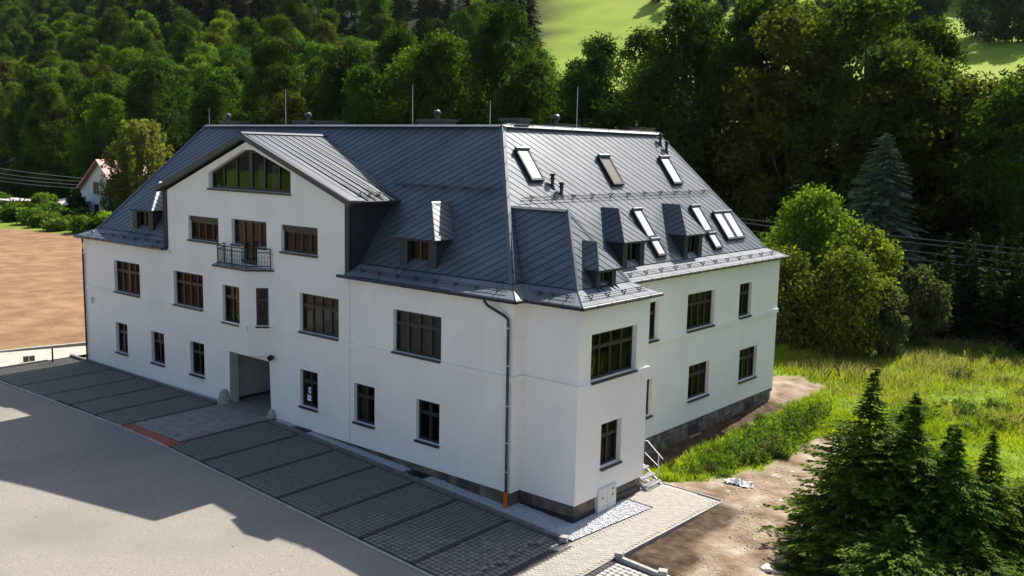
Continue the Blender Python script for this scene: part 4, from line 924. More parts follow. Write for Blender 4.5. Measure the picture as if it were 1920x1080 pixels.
# ------------------------------------------------------------------ things around the house
# electricity cabinet
cab = thing("utility_cabinet", "pale grey double door utility cabinet set in the foundation of the corner bay", "utility cabinet")
q = MB(); q.box((BX - .1, 1.98, -.35), (BX + .05, 3.2, .93)); q.build("housing", CABM, cab)
for a, b, c, d in ((2.0, 2.58, .22, .91), (2.61, 3.18, .22, .91), (2.0, 2.58, -.02, .19), (2.61, 3.18, -.02, .19)):
    q = MB(); q.box((BX + .05, a, c), (BX + .066, b, d)); q.build("door", CABM, cab)
q = MB(); q.box((BX + .066, 2.25, .50), (BX + .08, 2.30, .58)); q.box((BX + .066, 2.9, .50), (BX + .08, 2.95, .58)); q.build("lock", TRIM, cab)
q = MB(); q.box((BX + .066, 2.86, .74), (BX + .072, 3.02, .79)); q.build("label_plate", INK, cab)
q = MB(); q.box((BX + .05, 2.0, -.10), (BX + .06, 3.18, -.04)); q.build("vent_slot", DARKIN, cab)
# metal steps behind the bay
st = thing("metal_steps", "galvanised grated steps with a handrail behind the corner bay", "steps")
for k, (yy_, zz) in enumerate(((5.22, .22), (5.50, .45), (5.78, .68))):
    xo = 2.72 - .30 * k; q = MB(); q.box((1.3, 5.25, zz - .03), (xo, 6.25, zz))
    q = MB()
    for i in range(7): q.box((xo - .30 + i * .045, 5.3, zz - .03), (xo - .30 + i * .045 + .02, 6.3, zz))
    q.box((xo - .30, 5.28, zz - .05), (xo, 5.31, zz + .01)); q.box((xo - .30, 6.29, zz - .05), (xo, 6.32, zz + .01)); q.box((xo - .01, 5.3, zz - .05), (xo + .01, 6.3, zz + .005)); q.build("step", GALV, st)
q = MB(); q.obox((2.25, 6.33, .32), (.5, 0, -.35), (0, .02, 0), (0, 0, .09)); q.obox((2.25, 5.27, .32), (.5, 0, -.35), (0, .02, 0), (0, 0, .09)); q.box((1.2, 5.3, .65), (2.12, 6.3, .68)); q.build("stringer", GALV, st)
q = MB(); q.tube([(2.55, 6.30, .1), (2.55, 6.30, 1.25)], .02, 6); q.tube([(2.75, 6.30, 1.12), (2.0, 6.30, 1.72), (1.2, 6.3, 1.72)], .022, 6); q.tube([(2.6, 6.30, .75), (1.9, 6.30, 1.2)], .014, 6); q.build("handrail", GALV, st)
# guard stones of the passage
for i, (x, y, lab) in enumerate(((-18.15, -.05, "conical grey guard stone at the left side of the passage"), (-14.35, -.12, "weathered guard stone at the right side of the passage"))):
    q = MB(); q.lathe((0, 0, 0), [(.40, 0), (.38, .12), (.32, .35), (.24, .58), (.18, .66), (.05, .69)] if i == 0 else [(.2, 0), (.19, .12), (.15, .3), (.09, .38), (.03, .4)], 14)
    o = q.build("guard_stone", CONC, None, label=lab, category="guard stone"); o.location = (x, y, zb(x, y) - .02)
# cellar grates
for i, (x, lab) in enumerate(((-12.1, "dark metal cellar grate in the gravel near the passage"), (-4.75, "dark metal cellar grate in the gravel below the right ground floor window"))):
    t = thing("cellar_grate", lab, "grate", (x, -.18, zb(x, -.18)), group="cellar grates in the gravel strip"); q = MB()
    q.box((-.55, -.22, .0), (.55, -.19, .05)); q.box((-.55, .19, .0), (.55, .22, .05)); q.box((-.55, -.19, .0), (-.52, .19, .05)); q.box((.52, -.19, .0), (.55, .19, .05)); q.build("frame", GUT, t)
    q = MB()
    for k in range(24): q.box((-.51 + k * .044, -.19, .015), (-.495 + k * .044, .19, .045))
    q.build("bars", GUT, t)
q = MB(); q.lathe((0, 0, 0), [(.05, 0), (.05, .85), (.02, .87)], 8); o = q.build("marker_post", GUT, None, label="thin dark post standing at the corner of the left parking bays", category="post"); o.location = (-33.0, -1.6, zb(-33, -1.6))
for i in range(2):
    q = MB(); q.obox((0, 0, .16), (.1, 0, 0), (0, .12, 0), (0, 0, .16)); o = q.build("concrete_block", CONCD, None, label=["left one of two dark blocks standing beside the pale lane", "right one of two dark blocks standing beside the pale lane"][i], category="concrete block"); o.location = (-34.15 + i * .1, -2.6 + i * .3, zb(-34, -2.5))
# rubble on the bare ground
def rock(name, x, y, s, m, label, cat="stone", group=None, flat=.5, seed=0):
    a = np.random.default_rng(seed); n = 8; q = MB(); rings = []
    prof = [(1, 0), (1.02, .3), (.8, .75), (.35, 1.)]
    for (rr, hh) in prof:
        for j in range(n): t = 2 * math.pi * j / n; r_ = s * rr * a.uniform(.75, 1.2); q.v.append((r_ * math.cos(t) * 1.3, r_ * math.sin(t) * .8, s * flat * hh * a.uniform(.85, 1.15)))
    for i in range(3):
        for j in range(n): q.f.append((i * n + j, i * n + (j + 1) % n, (i + 1) * n + (j + 1) % n, (i + 1) * n + j))
    q.f.append(tuple(3 * n + j for j in range(n))); q.m = [0] * len(q.f)
    o = q.build(name, m, None, label=label, category=cat); o.location = (x, y, float(zt(x, y)) - .02); o.rotation_euler = (0, 0, seed * 1.3)
    if group: o['group'] = group
sd = 1
for x, y, s in [(5.2, 9.1, .16), (5.5, 8.7, .10), (4.6, 9.0, .12), (6.9, 12.2, .28), (7.4, 11.2, .22), (5.6, 10.6, .15), (6.4, 10.2, .12), (5.0, 7.6, .1), (7.9, 9.4, .2), (6.0, 11.6, .1), (7.0, 8.2, .12), (6.6, 6.9, .1), (8.2, 7.4, .12), (8.9, 5.0, .13), (9.6, 3.4, .14), (9.2, 2.2, .25), (10.1, 1.6, .35), (11.1, 1.0, .3), (10.6, .2, .2), (7.6, 2.5, .08), (7.9, 4.0, .09), (9.9, .9, .15), (8.3, 1.3, .1), (7.3, 13.4, .3)]:
    rock("stone", x, y, s, RUB, "pale broken stone lying on the bare ground beside the house", "stone", "rubble on the bare ground", .45, sd); sd += 1
rock("stone", 9.2, 6.1, .2, LAMPM, "small black lump lying alone on the bare ground left of the near spruces", "stone", None, .5, 99)
pts = ptsin([(6, -8), (14, -8), (13.5, 2), (9.2, 6.5), (7.4, 11), (5, 13), (4.5, 8), (6.8, 5), (7.4, 0)], 2600, 0.); pts[:, 2] = zt(pts[:, 0], pts[:, 1]) + .01
scatter_stones("pebbles", pts, .01, .04, mat("pebbles", (.40, .34, .27), (.66, .60, .52), 9, .9), kind='stuff', label='pebbles and crumbs of rubble strewn over the bare ground')
pts = ptsin([(-25, -20), (20, -20), (8, -9), (3, -6.2), (-25, -6.2)], 420, 0.); pts[:, 2] -= .015
scatter_stones("loose_grit", pts, .008, .03, mat("grit", (.08, .07, .06), (.22, .20, .18), 9, .9), kind='stuff', label='loose grit and crumbs scattered over the asphalt yard')
# crumpled white bag
a = np.random.default_rng(5); q = MB(); n = 14
for i in range(n):
    for j in range(n):
        u, v = i / (n - 1) - .5, j / (n - 1) - .5; q.v.append((u * 1.0 * (1 + .3 * a.uniform(-1, 1)), v * .5 * (1 + .3 * a.uniform(-1, 1)), .20 * math.exp(-8 * (u * u + v * v * 2)) + .07 * a.uniform(0, 1)))
for i in range(n - 1):
    for j in range(n - 1): q.f.append((i * n + j, (i + 1) * n + j, (i + 1) * n + j + 1, i * n + j + 1)); q.m.append(0)
o = q.build("plastic_bag", WHITE, None, label="crumpled white plastic sheet lying on the bare ground by the weeds", category="plastic bag"); o.location = (4.9, 8.7, float(zt(4.9, 8.7)))
#@@VEG@@
# ------------------------------------------------------------------ vegetation builders
def unit(v): return v / (np.linalg.norm(v, axis=-1, keepdims=True) + 1e-9)
def leaf_quads(C, N, size, g, asp=.6, droop=0.):
    """one leaf-shaped quad per centre C with normal near N"""
    n = len(C); N = unit(N + .75 * g.standard_normal((n, 3))); t = unit(np.cross(N, g.standard_normal((n, 3)))); b = np.cross(N, t)
    s = (size * g.uniform(.6, 1.35, n))[:, None]; t = t * s; b = b * s * asp
    V = np.stack([C - t, C + b * .9 - t * .1, C + t, C - b * .9 - t * .1], 1)
    V[:, 2, 2] -= droop; return V.reshape(-1, 3)
def quadF(n): return (np.arange(n)[:, None] * 4 + np.arange(4)[None])
def crown(seed, h, rx, z0, nl=26, nleaf=9000, size=.26, lobe=(.26, .44), shape='round', up=.35):
    g = np.random.default_rng(seed); L = []
    for i in range(nl):
        u = g.uniform(0, 1) ** .8; th = g.uniform(0, 2 * math.pi); zz = z0 + (h - z0) * g.uniform(.06, .93)
        f = (zz - z0) / (h - z0)
        prof = math.sin(math.pi * min(1, (f * .86 + .14))) ** .6 if shape == 'round' else (1 - f) ** .8 + .12
        r = rx * prof; rl = rx * g.uniform(*lobe) * (.75 + .4 * prof)
        rad = max(0, r - rl * .75) * (.55 + .45 * u); L.append((rad * math.cos(th), rad * math.sin(th), zz, rl))
    L.append((0, 0, h - rx * .33, rx * .36)); L = np.array(L)
    wgt = L[:, 3] ** 2; wgt /= wgt.sum(); k = g.choice(len(L), nleaf, p=wgt); d = unit(g.standard_normal((nleaf, 3)) + np.array([0, 0, up]))
    fr = g.uniform(.40, 1.16, nleaf) ** .65; nz = 1 + .26 * np.sin(d[:, 0] * 7 + k) * np.sin(d[:, 1] * 6 + k * 2) * 1.2
    C = L[k, :3] + d * (L[k, 3] * fr * nz)[:, None] * np.array([1, 1, .82])
    return leaf_quads(C, d + np.array([0, 0, .35]), size, g), L
def add_mesh(name, V, m): return npmesh(name, V, quadF(len(V) // 4), m)
def trunk_mesh(name, h, r, L, m, seed=0, nb=9, lean=.02):
    g = random.Random(seed); q = MB(); pts = [(0, 0, -.4)]; 
    for i in range(1, 6): pts.append((g.uniform(-1, 1) * h * lean, g.uniform(-1, 1) * h * lean, h * .85 * i / 5))
    q.tube(pts, [r * (1 - .85 * i / 5) for i in range(6)], 7)
    if L is not None:
        for l in list(L)[:nb]:
            zt_ = max(h * .12, l[2] * .62); t = zt_ / (h * .85) * 5; i = min(4, int(t)); p = Vector(pts[i]).lerp(Vector(pts[i + 1]), min(1, t - i))
            e_ = Vector(l[:3]); mid = p.lerp(e_, .5) + Vector((0, 0, -.4)); q.tube([p, mid, e_], [r * .38, r * .25, r * .06], 5)
    o = q.build(name, m); me = o.data; bpy.data.objects.remove(o); return me
def conifer(seed, h, r, z0=.6, tiers=34, per=9, tw=16, size=.22, droop=.35, taper=1.0, spire=False):
    """spruce: branches in whorls, each carrying flat sprays of twig quads"""
    g = np.random.default_rng(seed); Cs = []; D = []; S = []
    for i in range(tiers):
        f = (i + g.uniform(-.3, .3)) / tiers; f = min(max(f, 0), .985); z = z0 + (h - z0) * f; R = (r * (1 - f) ** taper if not spire or f < .70 else r * .30 ** taper * (.45 * (1 - f) / .30 + .02)) * g.uniform(.8, 1.12) + .06
        n = max(4, int(per * (1 - f * .6)))
        for j in range(n):
            th = g.uniform(0, 2 * math.pi); l = R * g.uniform(.7, 1.12); nt = max(3, int(tw * (l / r + .15)))
            s = np.linspace(.15, 1, nt) + g.uniform(-.04, .04, nt); dx = np.array([math.cos(th), math.sin(th), 0])
            dz = -droop * l * s ** 1.3 + .18 * l * np.clip(s - .7, 0, 1); P = dx[None] * (l * s)[:, None]; P[:, 2] = z + dz + g.uniform(-.6, .6) * (h - z0) / tiers
            side = np.array([-dx[1], dx[0], 0]); w_ = .28 * l * (1.05 - s) + .06; P += side[None] * (g.uniform(-1, 1, nt) * w_)[:, None]
            Cs.append(P); D.append(np.repeat(dx[None], nt, 0) + side[None] * (g.uniform(-.9, .9, nt))[:, None] + np.array([0, 0, -.25])); S.append(np.full(nt, size * (.55 + .6 * (1 - f))))
    C = np.concatenate(Cs); D = unit(np.concatenate(D)); s = np.concatenate(S)[:, None]; n = len(C)
    up_ = unit(np.array([0, 0, 1.]) + .45 * g.standard_normal((n, 3))); b = unit(np.cross(up_, D)); a = D * s; b = b * s * .34
    V = np.stack([C - a * .6, C + b, C + a, C - b], 1).reshape(-1, 3); return V
def vis(x, y, z, mx=.60, top=.42, bot=-.36):
    d = Vector((x, y, z)) - CAMP; w_ = d.dot(F_)
    if w_ < 3: return False
    return abs(d.dot(R_) / w_) < mx and bot < d.dot(U_) / w_ < top

LEAF_D = leafmat("leaves_dark_green", (.0045, .010, .002), (.040, .074, .008), .5)
LEAF_M = leafmat("leaves_mid_green", (.006, .014, .0025), (.070, .118, .011), .52)
LEAF_O = leafmat("leaves_olive", (.009, .0135, .003), (.080, .100, .013), .52)
LEAF_B = leafmat("leaves_bright_green", (.030, .058, .006), (.125, .195, .018), .48)
LEAF_L = leafmat("leaves_linden_sunlit", (.055, .088, .009), (.165, .215, .020), .45, nscale=.8)
LEAF_W = leafmat("willow_leaves", (.085, .092, .02), (.20, .195, .05), .42, nscale=.5)
NEED_F = leafmat("spruce_needles_far", (.005, .011, .005), (.014, .024, .009), .15)
NEED_B = leafmat("blue_spruce_needles", (.075, .098, .072), (.17, .205, .15), .3, nscale=.8)
NEED_N = leafmat("spruce_needles_near", (.014, .030, .004), (.115, .175, .018), .42, nscale=1.4)
NEED_H = leafmat("young_spruce_needles", (.007, .018, .005), (.024, .042, .010), .2, nscale=.9)
WEED = leafmat("weed_leaves", (.045, .085, .013), (.15, .22, .032), .4, nscale=1.5)

# deciduous prototypes (height, radius)
PRO = []
for i, (h, r, m, nl, n, shp) in enumerate([(25, 7.0, LEAF_D, 66, 27000, 'round'), (27, 6.2, LEAF_D, 66, 27000, 'round'), (23, 7.6, LEAF_M, 70, 27000, 'round'), (21, 6.0, LEAF_O, 58, 22000, 'round'), (19, 6.2, LEAF_B, 52, 22000, 'round'), (24, 5.8, LEAF_M, 60, 24000, 'round')]):
    V, L = crown(100 + i, h, r, h * .08, nl, n, .215, lobe=(.13, .36), shape=shp); PRO.append((add_mesh("crown", V, m), trunk_mesh("trunk", h, .38, L, BARK, i), h, r))
CON = []
for i in range(3):
    h = 24 + i * 2; V = conifer(200 + i, h, 4.6, 2.0, 50, 15, 15, .62, .30); CON.append((add_mesh("crown", V, NEED_F), trunk_mesh("trunk", h, .28, None, BARK, i), h, 3.4))
def plant(pro, x, y, s, label, cat="tree", group=None, name="broadleaf_tree", zs=1., z=None, rz=None):
    z = float(zt(x, y)) if z is None else z
    t = thing(name, label, cat, (x, y, z - .3), random.uniform(0, 6.28) if rz is None else rz, group, (s, s, s * zs))
    link("trunk", pro[1], t); link("crown", pro[0], t); return t

# the tall belt directly behind the house (about y = 60..72)
def section(x):
    return "behind the far white house" if x < -140 else "left of the main roof" if x < -105 else "behind the left end of the roof" if x < -75 else "behind the grey gable roof" if x < -52 else "behind the roof ridge corner" if x < -38 else "behind the right end of the roof ridge" if x < -20 else "behind the blue-grey conifer" if x < 0 else "at the right picture edge"
belt = [(-190, 72, .95, 2), (-178, 66, 1.0, 5), (-168, 74, 1.1, 2), (-158, 67, 1.12, 4), (-147, 72, 1.12, 0), (-139, 66, .95, 1), (-128, 73, 1.05, 5), (-119, 66, .9, 0), (-110, 71, 1.1, 1), (-101, 67, 1.0, 3), (-92, 72, 1.1, 0), (-84, 67, 1.0, 5),
        (-76, 71, 1.15, 2), (-68.5, 68, 1.12, 0), (-60, 70, 1.16, 1), (-52.5, 66, .94, 0), (-48, 72, .88, 5), (-43, 67, .96, 1), (-36.5, 70, 1.02, 2), (-30.5, 66, 1.16, 0), (-24, 69, 1.08, 1), (-18.5, 65, 1.30, 3), (-12.5, 67, 1.22, 2), (-7.5, 63, 1.10, 3), (-2, 66, .98, 3), (3, 62, .88, 2), (8, 65, .9, 5), (13, 62, .85, 3),
        (-66, 80, 1.05, 5), (-34, 79, .9, 1), (-21, 78, .9, 0), (-9, 76, .95, 1), (2, 75, .95, 0), (-90, 80, 1.1, 1), (-104, 79, 1.0, 0)]
trees = []
for x, y, s, k in belt:
    kind = ["dark green", "tall dark", "broad mid green", "olive and yellow tinged", "bright green", "slender mid green"][k]
    plant(PRO[k], x, y, s, f"{kind} tree in the tall belt {section(x)}", group="tall trees in the belt behind the house"); trees.append((x, y, 6.0))
# understorey of dark shrubs that closes the belt at its foot
US = [add_mesh("foliage", crown(300 + i, 7.5, 4.6, .1, 16, 4200, .24)[0], LEAF_D) for i in range(3)]
k = 0
for x in np.arange(-196, 18, 7.5):
    y = 60.5 + 2.5 * math.sin(x * .7); 
    if x < -95: y += 4
    link("shrub", US[k % 3], None, (float(x), y, float(zt(x, y)) - .3), random.uniform(0, 6), random.uniform(.8, 1.15), label="dark shrub filling the shade at the foot of the tall tree belt", category="shrub", group="shrubs under the belt of tall trees"); k += 1
# hillside wood: individual trees
def too_close(x, y, d): return any((x - a) ** 2 + (y - b) ** 2 < (d + r * .0) ** 2 for a, b, r in trees)
nt_ = 0; g = random.Random(11)
for ring, (ya, yb, step) in enumerate([(80, 150, 11.5), (150, 260, 13.), (260, 400, 15.)]):
    y = ya
    while y < yb:
        x = -620.
        while x < 130:
            px_, py_ = x + g.uniform(-.38, .38) * step, y + g.uniform(-.38, .38) * step; x += step
            fm = float(fieldmask(np.array(px_), np.array(py_)))
            if fm > .25: continue
            dd = Vector((px_, py_, 20)) - CAMP
            if dd.dot(R_) / dd.dot(F_) > .035 and py_ > 86 and px_ > -190: continue
            z = float(zt(px_, py_))
            if not vis(px_, py_, z + 22, .60, .36) or too_close(px_, py_, 6.5): continue
            if nt_ >= 520: continue
            left = px_ < -150
            up_hill = (py_ > 150 and px_ > -330) or (py_ > 205)
            if up_hill and g.random() < .82:
                k_ = g.randrange(3); plant(CON[k_], px_, py_, g.uniform(.85, 1.15), "dark spruce in the closed wood high on the hillside", group="spruces high on the hillside", name="spruce_tree")
            else:
                k_ = g.choice([2, 3, 4, 4, 5, 2, 3, 0] if left else [0, 1, 2, 5, 3, 4]); plant(PRO[k_], px_, py_, g.uniform(.85, 1.12) if left else g.uniform(.8, 1.0), ["dark green tree on the wooded hillside", "tall dark tree on the wooded hillside", "broad mid green tree on the wooded hillside", "olive green tree on the wooded hillside", "bright green tree on the wooded hillside", "slender mid green tree on the wooded hillside"][k_] + (" left of the meadow" if not left else " above the far white house"), group="trees on the wooded hillside")
            trees.append((px_, py_, 5)); nt_ += 1
        y += step
print("hill trees", nt_)
# tree rows beyond the bright meadow (few pixels each)
FARP = [(add_mesh("crown", crown(400 + i, 18, 6.0, 1.0, 18, 3500, .5)[0], leafmat("far_leaves_%d" % i, (.018, .036, .018), (.04, .066, .028), .35)), PRO[0][1], 18, 6) for i in range(2)]
for (xa, ya, xb, yb, n, s) in [(-152, 262, -106, 256, 10, .62), (-98, 238, -24, 246, 15, .85), (-104, 282, -22, 296, 15, 1.05), (-112, 312, -26, 322, 17, 1.2), (-122, 345, -26, 350, 18, 1.3), (-130, 378, -20, 385, 18, 1.4)]:
    for i in range(n):
        t = (i + g.uniform(.1, .9)) / n; x = xa + (xb - xa) * t; y = ya + (yb - ya) * t + g.uniform(-6, 6)
        plant(FARP[i % 2], x, y, s * g.uniform(.8, 1.15), "hazy blue-green tree in the far rows beyond the bright meadow", group="far trees beyond the meadow")
# everything above: one continuous far wood
def far_wood():
    g2 = np.random.default_rng(77); Vs = []
    base_, _ = crown(500, 17, 6.5, .5, 12, 420, 1.2); cb, _ = crown(501, 20, 4.5, .5, 10, 420, 1.1, shape='cone'); n = 0
    for y in np.arange(400, 900, 15.):
        for x in np.arange(-900, 260, 15.):
            xx = x + g2.uniform(-6, 6); yy_ = y + g2.uniform(-6, 6)
            if fieldmask(np.array(xx), np.array(yy_)) > .5 and yy_ < 430: continue
            z = float(zt(xx, yy_))
            if not vis(xx, yy_, z + 18, .60, .32): continue
            B = (base_ if g2.random() < .5 else cb) * g2.uniform(.8, 1.25); a_ = g2.uniform(0, 6.28); c_, s_ = math.cos(a_), math.sin(a_)
            Vs.append(np.stack([B[:, 0] * c_ - B[:, 1] * s_ + xx, B[:, 0] * s_ + B[:, 1] * c_ + yy_, B[:, 2] + z - .5], -1)); n += 1
            if n > 700: break
    if not Vs: return
    V = np.concatenate(Vs); print("far wood", n)
    link("far_wood", add_mesh("far_wood", V, leafmat("far_wood_leaves", (.012, .028, .014), (.028, .05, .022), .3)), None, kind='stuff', label="distant wood covering the top of the hills")
far_wood()

# blue-grey conifer
V = conifer(31, 14.8, 5.0, .4, 66, 30, 30, .42, .30, .62); thing_ = (add_mesh("crown", V, NEED_B), trunk_mesh("trunk", 14, .25, None, BARK, 3), 14, 4)
plant(thing_, -5.9, 55, 1.0, "solitary blue-grey conifer standing before the dark trees on the right", "tree", name="blue_spruce")
# sunlit lime trees and bushes right of the house
def single(name, label, cat, x, y, h, r, z0, nl, n, size, m, seed, bark=BARK, tr=.2, up=.35, shape='round'):
    V, L = crown(seed, h, r, z0, nl, n, size, up=up, shape=shape); t = thing(name, label, cat, (x, y, float(zt(x, y)) - .2)); link("crown", add_mesh("crown", V, m), t)
    link("trunk", trunk_mesh("trunk", h, tr, L, bark, seed), t); return t
LEAF_L2 = leafmat("leaves_yellow_green", (.030, .046, .007), (.135, .155, .018), .4, nscale=1.2)
LEAF_G2 = leafmat("leaves_grey_green", (.035, .05, .018), (.09, .105, .04), .35, nscale=1.)
single("linden_tree", "rounded yellow-green sunlit tree rising just right of the house corner", "tree", -5.0, 39.5, 10.6, 3.9, .6, 60, 24000, .15, LEAF_L, 41)
single("linden_tree", "lower sunlit tree with yellow-green top right of the rounded tree", "tree", -1.3, 40, 8.0, 3.1, .4, 40, 14000, .15, LEAF_L, 42)
single("broad_bush", "broad olive bush growing against the far corner of the house", "bush", -4.6, 33.8, 6.6, 3.2, .1, 40, 16000, .13, LEAF_L2, 43)
single("broad_bush", "dense dark golden bush in the middle of the bush group", "bush", -1.2, 35.6, 7.0, 3.3, .1, 40, 17000, .13, LEAF_L2, 44)
single("broad_bush", "rightmost bush of the group with pale silvery twigs at its edge", "bush", .9, 37.2, 4.8, 1.8, .1, 20, 6500, .14, LEAF_G2, 45)
single("broad_bush", "greyish bush between the golden bushes and the dark young spruces", "bush", 1.6, 42.5, 5.8, 2.0, .1, 20, 6500, .15, LEAF_G2, 46)
# hedge of young spruces at the right
YS = []
for i in range(4): V = conifer(50 + i, 8.2, 2.0, .1, 40, 13, 17, .24, .28); YS.append((add_mesh("crown", V, NEED_H), trunk_mesh("trunk", 8, .1, None, BARK, i), 8, 2))
for i, (x, y, s) in enumerate([(1.0, 47.2, .78), (2.3, 45.6, .98), (4.0, 46.2, 1.02), (5.4, 45.4, .92), (6.6, 46.6, 1.04), (8.0, 45.4, .9), (9.4, 46.4, 1.05), (10.8, 45.2, .95), (12.4, 46.4, 1.0), (3.1, 48.2, 1.02), (7.2, 48.4, 1.05), (5.0, 48.6, .96), (10, 48.4, 1.05)]):
    plant(YS[i % 4], x, y, s, "dark young spruce in the close row at the far edge of the meadow grass", group="young spruces at the edge of the grass", name="young_spruce")
# near spruce cluster, bottom right
NS = []
for i, (h, r) in enumerate([(6.2, 2.9), (5.6, 2.6), (6.0, 2.8), (4.8, 3.0)]): V = conifer(70 + i, h, r, .1, 46, 24, 48, .15, .12, .62, True); NS.append((add_mesh("crown", V, NEED_N), trunk_mesh("trunk", h * 1.16, .09, None, BARK, i), h, r))
near = [(10.9, 6.2, 1.06, 0, "tallest near spruce at the left of the dark cluster, bare spire above the rest"), (11.6, 7.4, .90, 1, "thin near spruce just right of the tallest one in the cluster"), (12.4, 5.8, 1.0, 2, "near spruce in the middle of the dark cluster with a pointed leader"), (13.2, 7.2, .86, 1, "smaller near spruce behind the middle of the cluster"),
        (13.8, 5.6, .86, 0, "near spruce in the right half of the cluster"), (14.6, 6.8, .82, 2, "near spruce at the right edge of the cluster"), (11.2, 4.0, .86, 3, "low wide near spruce at the front left whose branch reaches out over bare ground"), (13.0, 3.2, .92, 3, "low near spruce at the front of the cluster above the picture's lower edge"), (15.0, 4.2, .85, 3, "low near spruce at the front right of the cluster")]
for x, y, s, k, lab in near: plant(NS[k], x, y, s, lab, name="near_spruce", z=float(zt(x, y)) + .15, zs=.62 if k == 3 else 1.)
single("broad_bush", "light green bush at the right edge beside the near spruces", "bush", 16.0, 7.4, 3.0, 1.5, .1, 18, 7000, .08, LEAF_M, 47, tr=.05)
# extra spruce tip entering at the right edge
plant(NS[1], 15.5, 16.5, .72, "small spruce whose branch tips enter at the right edge above the grass", name="near_spruce")

# birch / willow by the far house
def weeping(seed, h, r, n):
    g3 = np.random.default_rng(seed); Cs = []; m_ = 260
    for i in range(m_):
        th = g3.uniform(0, 6.28); f = g3.uniform(.25, 1.0) ** .8; z = h * f; R = r * math.sin(math.pi * min(1, f * .8 + .12)) ** .7 * g3.uniform(.3, 1.05); l = g3.uniform(1.2, 4.0); k_ = n // m_
        s = g3.uniform(0, 1, k_); P = np.stack([R * math.cos(th) + .25 * g3.standard_normal(k_), R * math.sin(th) + .25 * g3.standard_normal(k_), z - l * s], -1); Cs.append(P)
    C = np.concatenate(Cs); C = C[C[:, 2] > .4]; N = unit(np.stack([C[:, 0], C[:, 1], 0 * C[:, 2] + 1], -1)); return leaf_quads(C, N, .30, g3, .4, .15)
t = thing("willow_tree", "tall yellowish weeping tree in front of the far white house", "tree", (-115.5, 50.5, 1.1)); link("crown", add_mesh("crown", weeping(9, 15.8, 5.6, 15000), LEAF_W), t)
link("trunk", trunk_mesh("trunk", 14, .35, crown(91, 14, 5.5, 4, 16, 10, .3)[1], BIRCHB, 9, 16), t)
t = thing("willow_tree", "lower weeping tree hiding the right part of the far white house", "tree", (-114.2, 46.0, 1.1)); link("crown", add_mesh("crown", weeping(10, 8.0, 2.6, 4000), LEAF_W), t); link("trunk", trunk_mesh("trunk", 9, .2, None, BIRCHB, 9), t)
def bush(name, label, x, y, h, r, m, seed, n=2600, size=.22, group=None, cat="bush"):
    V, L = crown(seed, h, r, .05, 12, n, size); o = link(name, add_mesh("foliage", V, m), None, (x, y, float(zt(x, y)) - .1), label=label, category=cat)
    if group: o['group'] = group
bush("round_bush", "round dark green bush in front of the far white wall", -128.0, 46.2, 4.6, 1.7, LEAF_M, 61, 3500); bush("round_bush", "round bright bush beside the timber pergola", -132, 43, 4.0, 2.6, LEAF_B, 62, 3500)
g4 = random.Random(4)
for i in range(34):
    t = i / 33; x = -150 + t * 52; y = 38.0 + 2.6 * math.sin(i * 1.7) + (1 - t) * 1.5 - 1.0 * t
    bush("hedge_bush", "bright green low bush in the overgrown hedge behind the brown field", x, y, g4.uniform(1.5, 2.6), g4.uniform(1.6, 2.6), [LEAF_B, WEED, LEAF_M][i % 3], 600 + i % 6, 1300, .22, "low bushes edging the brown field")
for i in range(26):
    x = -175 + i * 3.1; bush("hedge_bush", "green bush in the garden around the far white house", x, 43.0 + 3 * math.sin(i * 2.1), g4.uniform(1.2, 2.8), g4.uniform(1.8, 3), [LEAF_M, LEAF_B, LEAF_D][i % 3], 620 + i % 5, 1100, .26, "garden bushes by the far house")

# ------------------------------------------------------------------ far white house, shed, pergola, cables
fh = thing("far_house", "small white gabled house with faded red roof far behind the field at the left", "house")
fx, fy, fz = -126.0, 52.0, 1.1
q = MB(); q.prism([(-135.0, 49, 1.0), (-119, 49, 1.0), (-119, 49, 5.0), (-125.4, 49, 10.2), (-135.0, 49, 3.4)], (0, 9, 0)); q.build("wall", HWALL, fh)
q = MB(); q.prism([(-125.4, 48.3, 10.55), (-125.4, 48.3, 10.3), (-136.6, 48.3, 2.4), (-136.6, 48.3, 2.75)], (0, 10.4, 0)); q.prism([(-125.4, 48.3, 10.3), (-125.4, 48.3, 10.55), (-117.6, 48.3, 4.2), (-117.6, 48.3, 3.9)], (0, 10.4, 0)); rfh = q.build("roof", HROOF, fh)
q = MB(); q.prism([(-125.4, 48.25, 10.3), (-136.6, 48.25, 2.4), (-136.6, 48.25, 2.15), (-125.4, 48.25, 10.0)], (0, .1, 0)); q.build("bargeboard", WOOD, rfh)
q = MB(); q.box((-124.6, 52, 9.2), (-123.8, 52.8, 11.2)); q.build("chimney", BRICK, rfh)
for a, b, c, d in ((-127.8, -126.2, 5.0, 6.9), (-123.8, -122.4, 5.2, 6.8), (-127.6, -126.3, 1.9, 3.4), (-123.4, -122, 1.9, 3.4)):
    q = MB(); q.box((a, 48.93, c), (b, 49.0, d)); w_ = q.build("window", FRAME, fh); q = MB(); q.box((a + .15, 48.9, c + .15), ((a + b) / 2 - .06, 48.93, d - .15)); q.build("pane", LAMPM, w_); q = MB(); q.box(((a + b) / 2 + .06, 48.9, c + .15), (b - .15, 48.93, d - .15)); q.build("pane", LAMPM, w_)
sh = thing("shed", "dark low shed with a pale lean-to roof left of the far white house", "shed")
q = MB(); q.box((-137, 44.5, 1.0), (-129.5, 48.8, 2.9)); q.build("wall", WOOD, sh); q = MB(); q.prism([(-137.6, 43.9, 3.0), (-128.9, 43.9, 3.0), (-128.9, 48.9, 3.7), (-137.6, 48.9, 3.7)], (0, 0, .15)); q.build("roof", PALEROOF, sh); q = MB(); q.box((-135, 44.44, 1.1), (-131.5, 44.5, 2.7)); q.build("door", DARKIN, sh)
pgl = thing("pergola", "brown timber pergola with pale roof sheets near the left picture edge", "pergola")
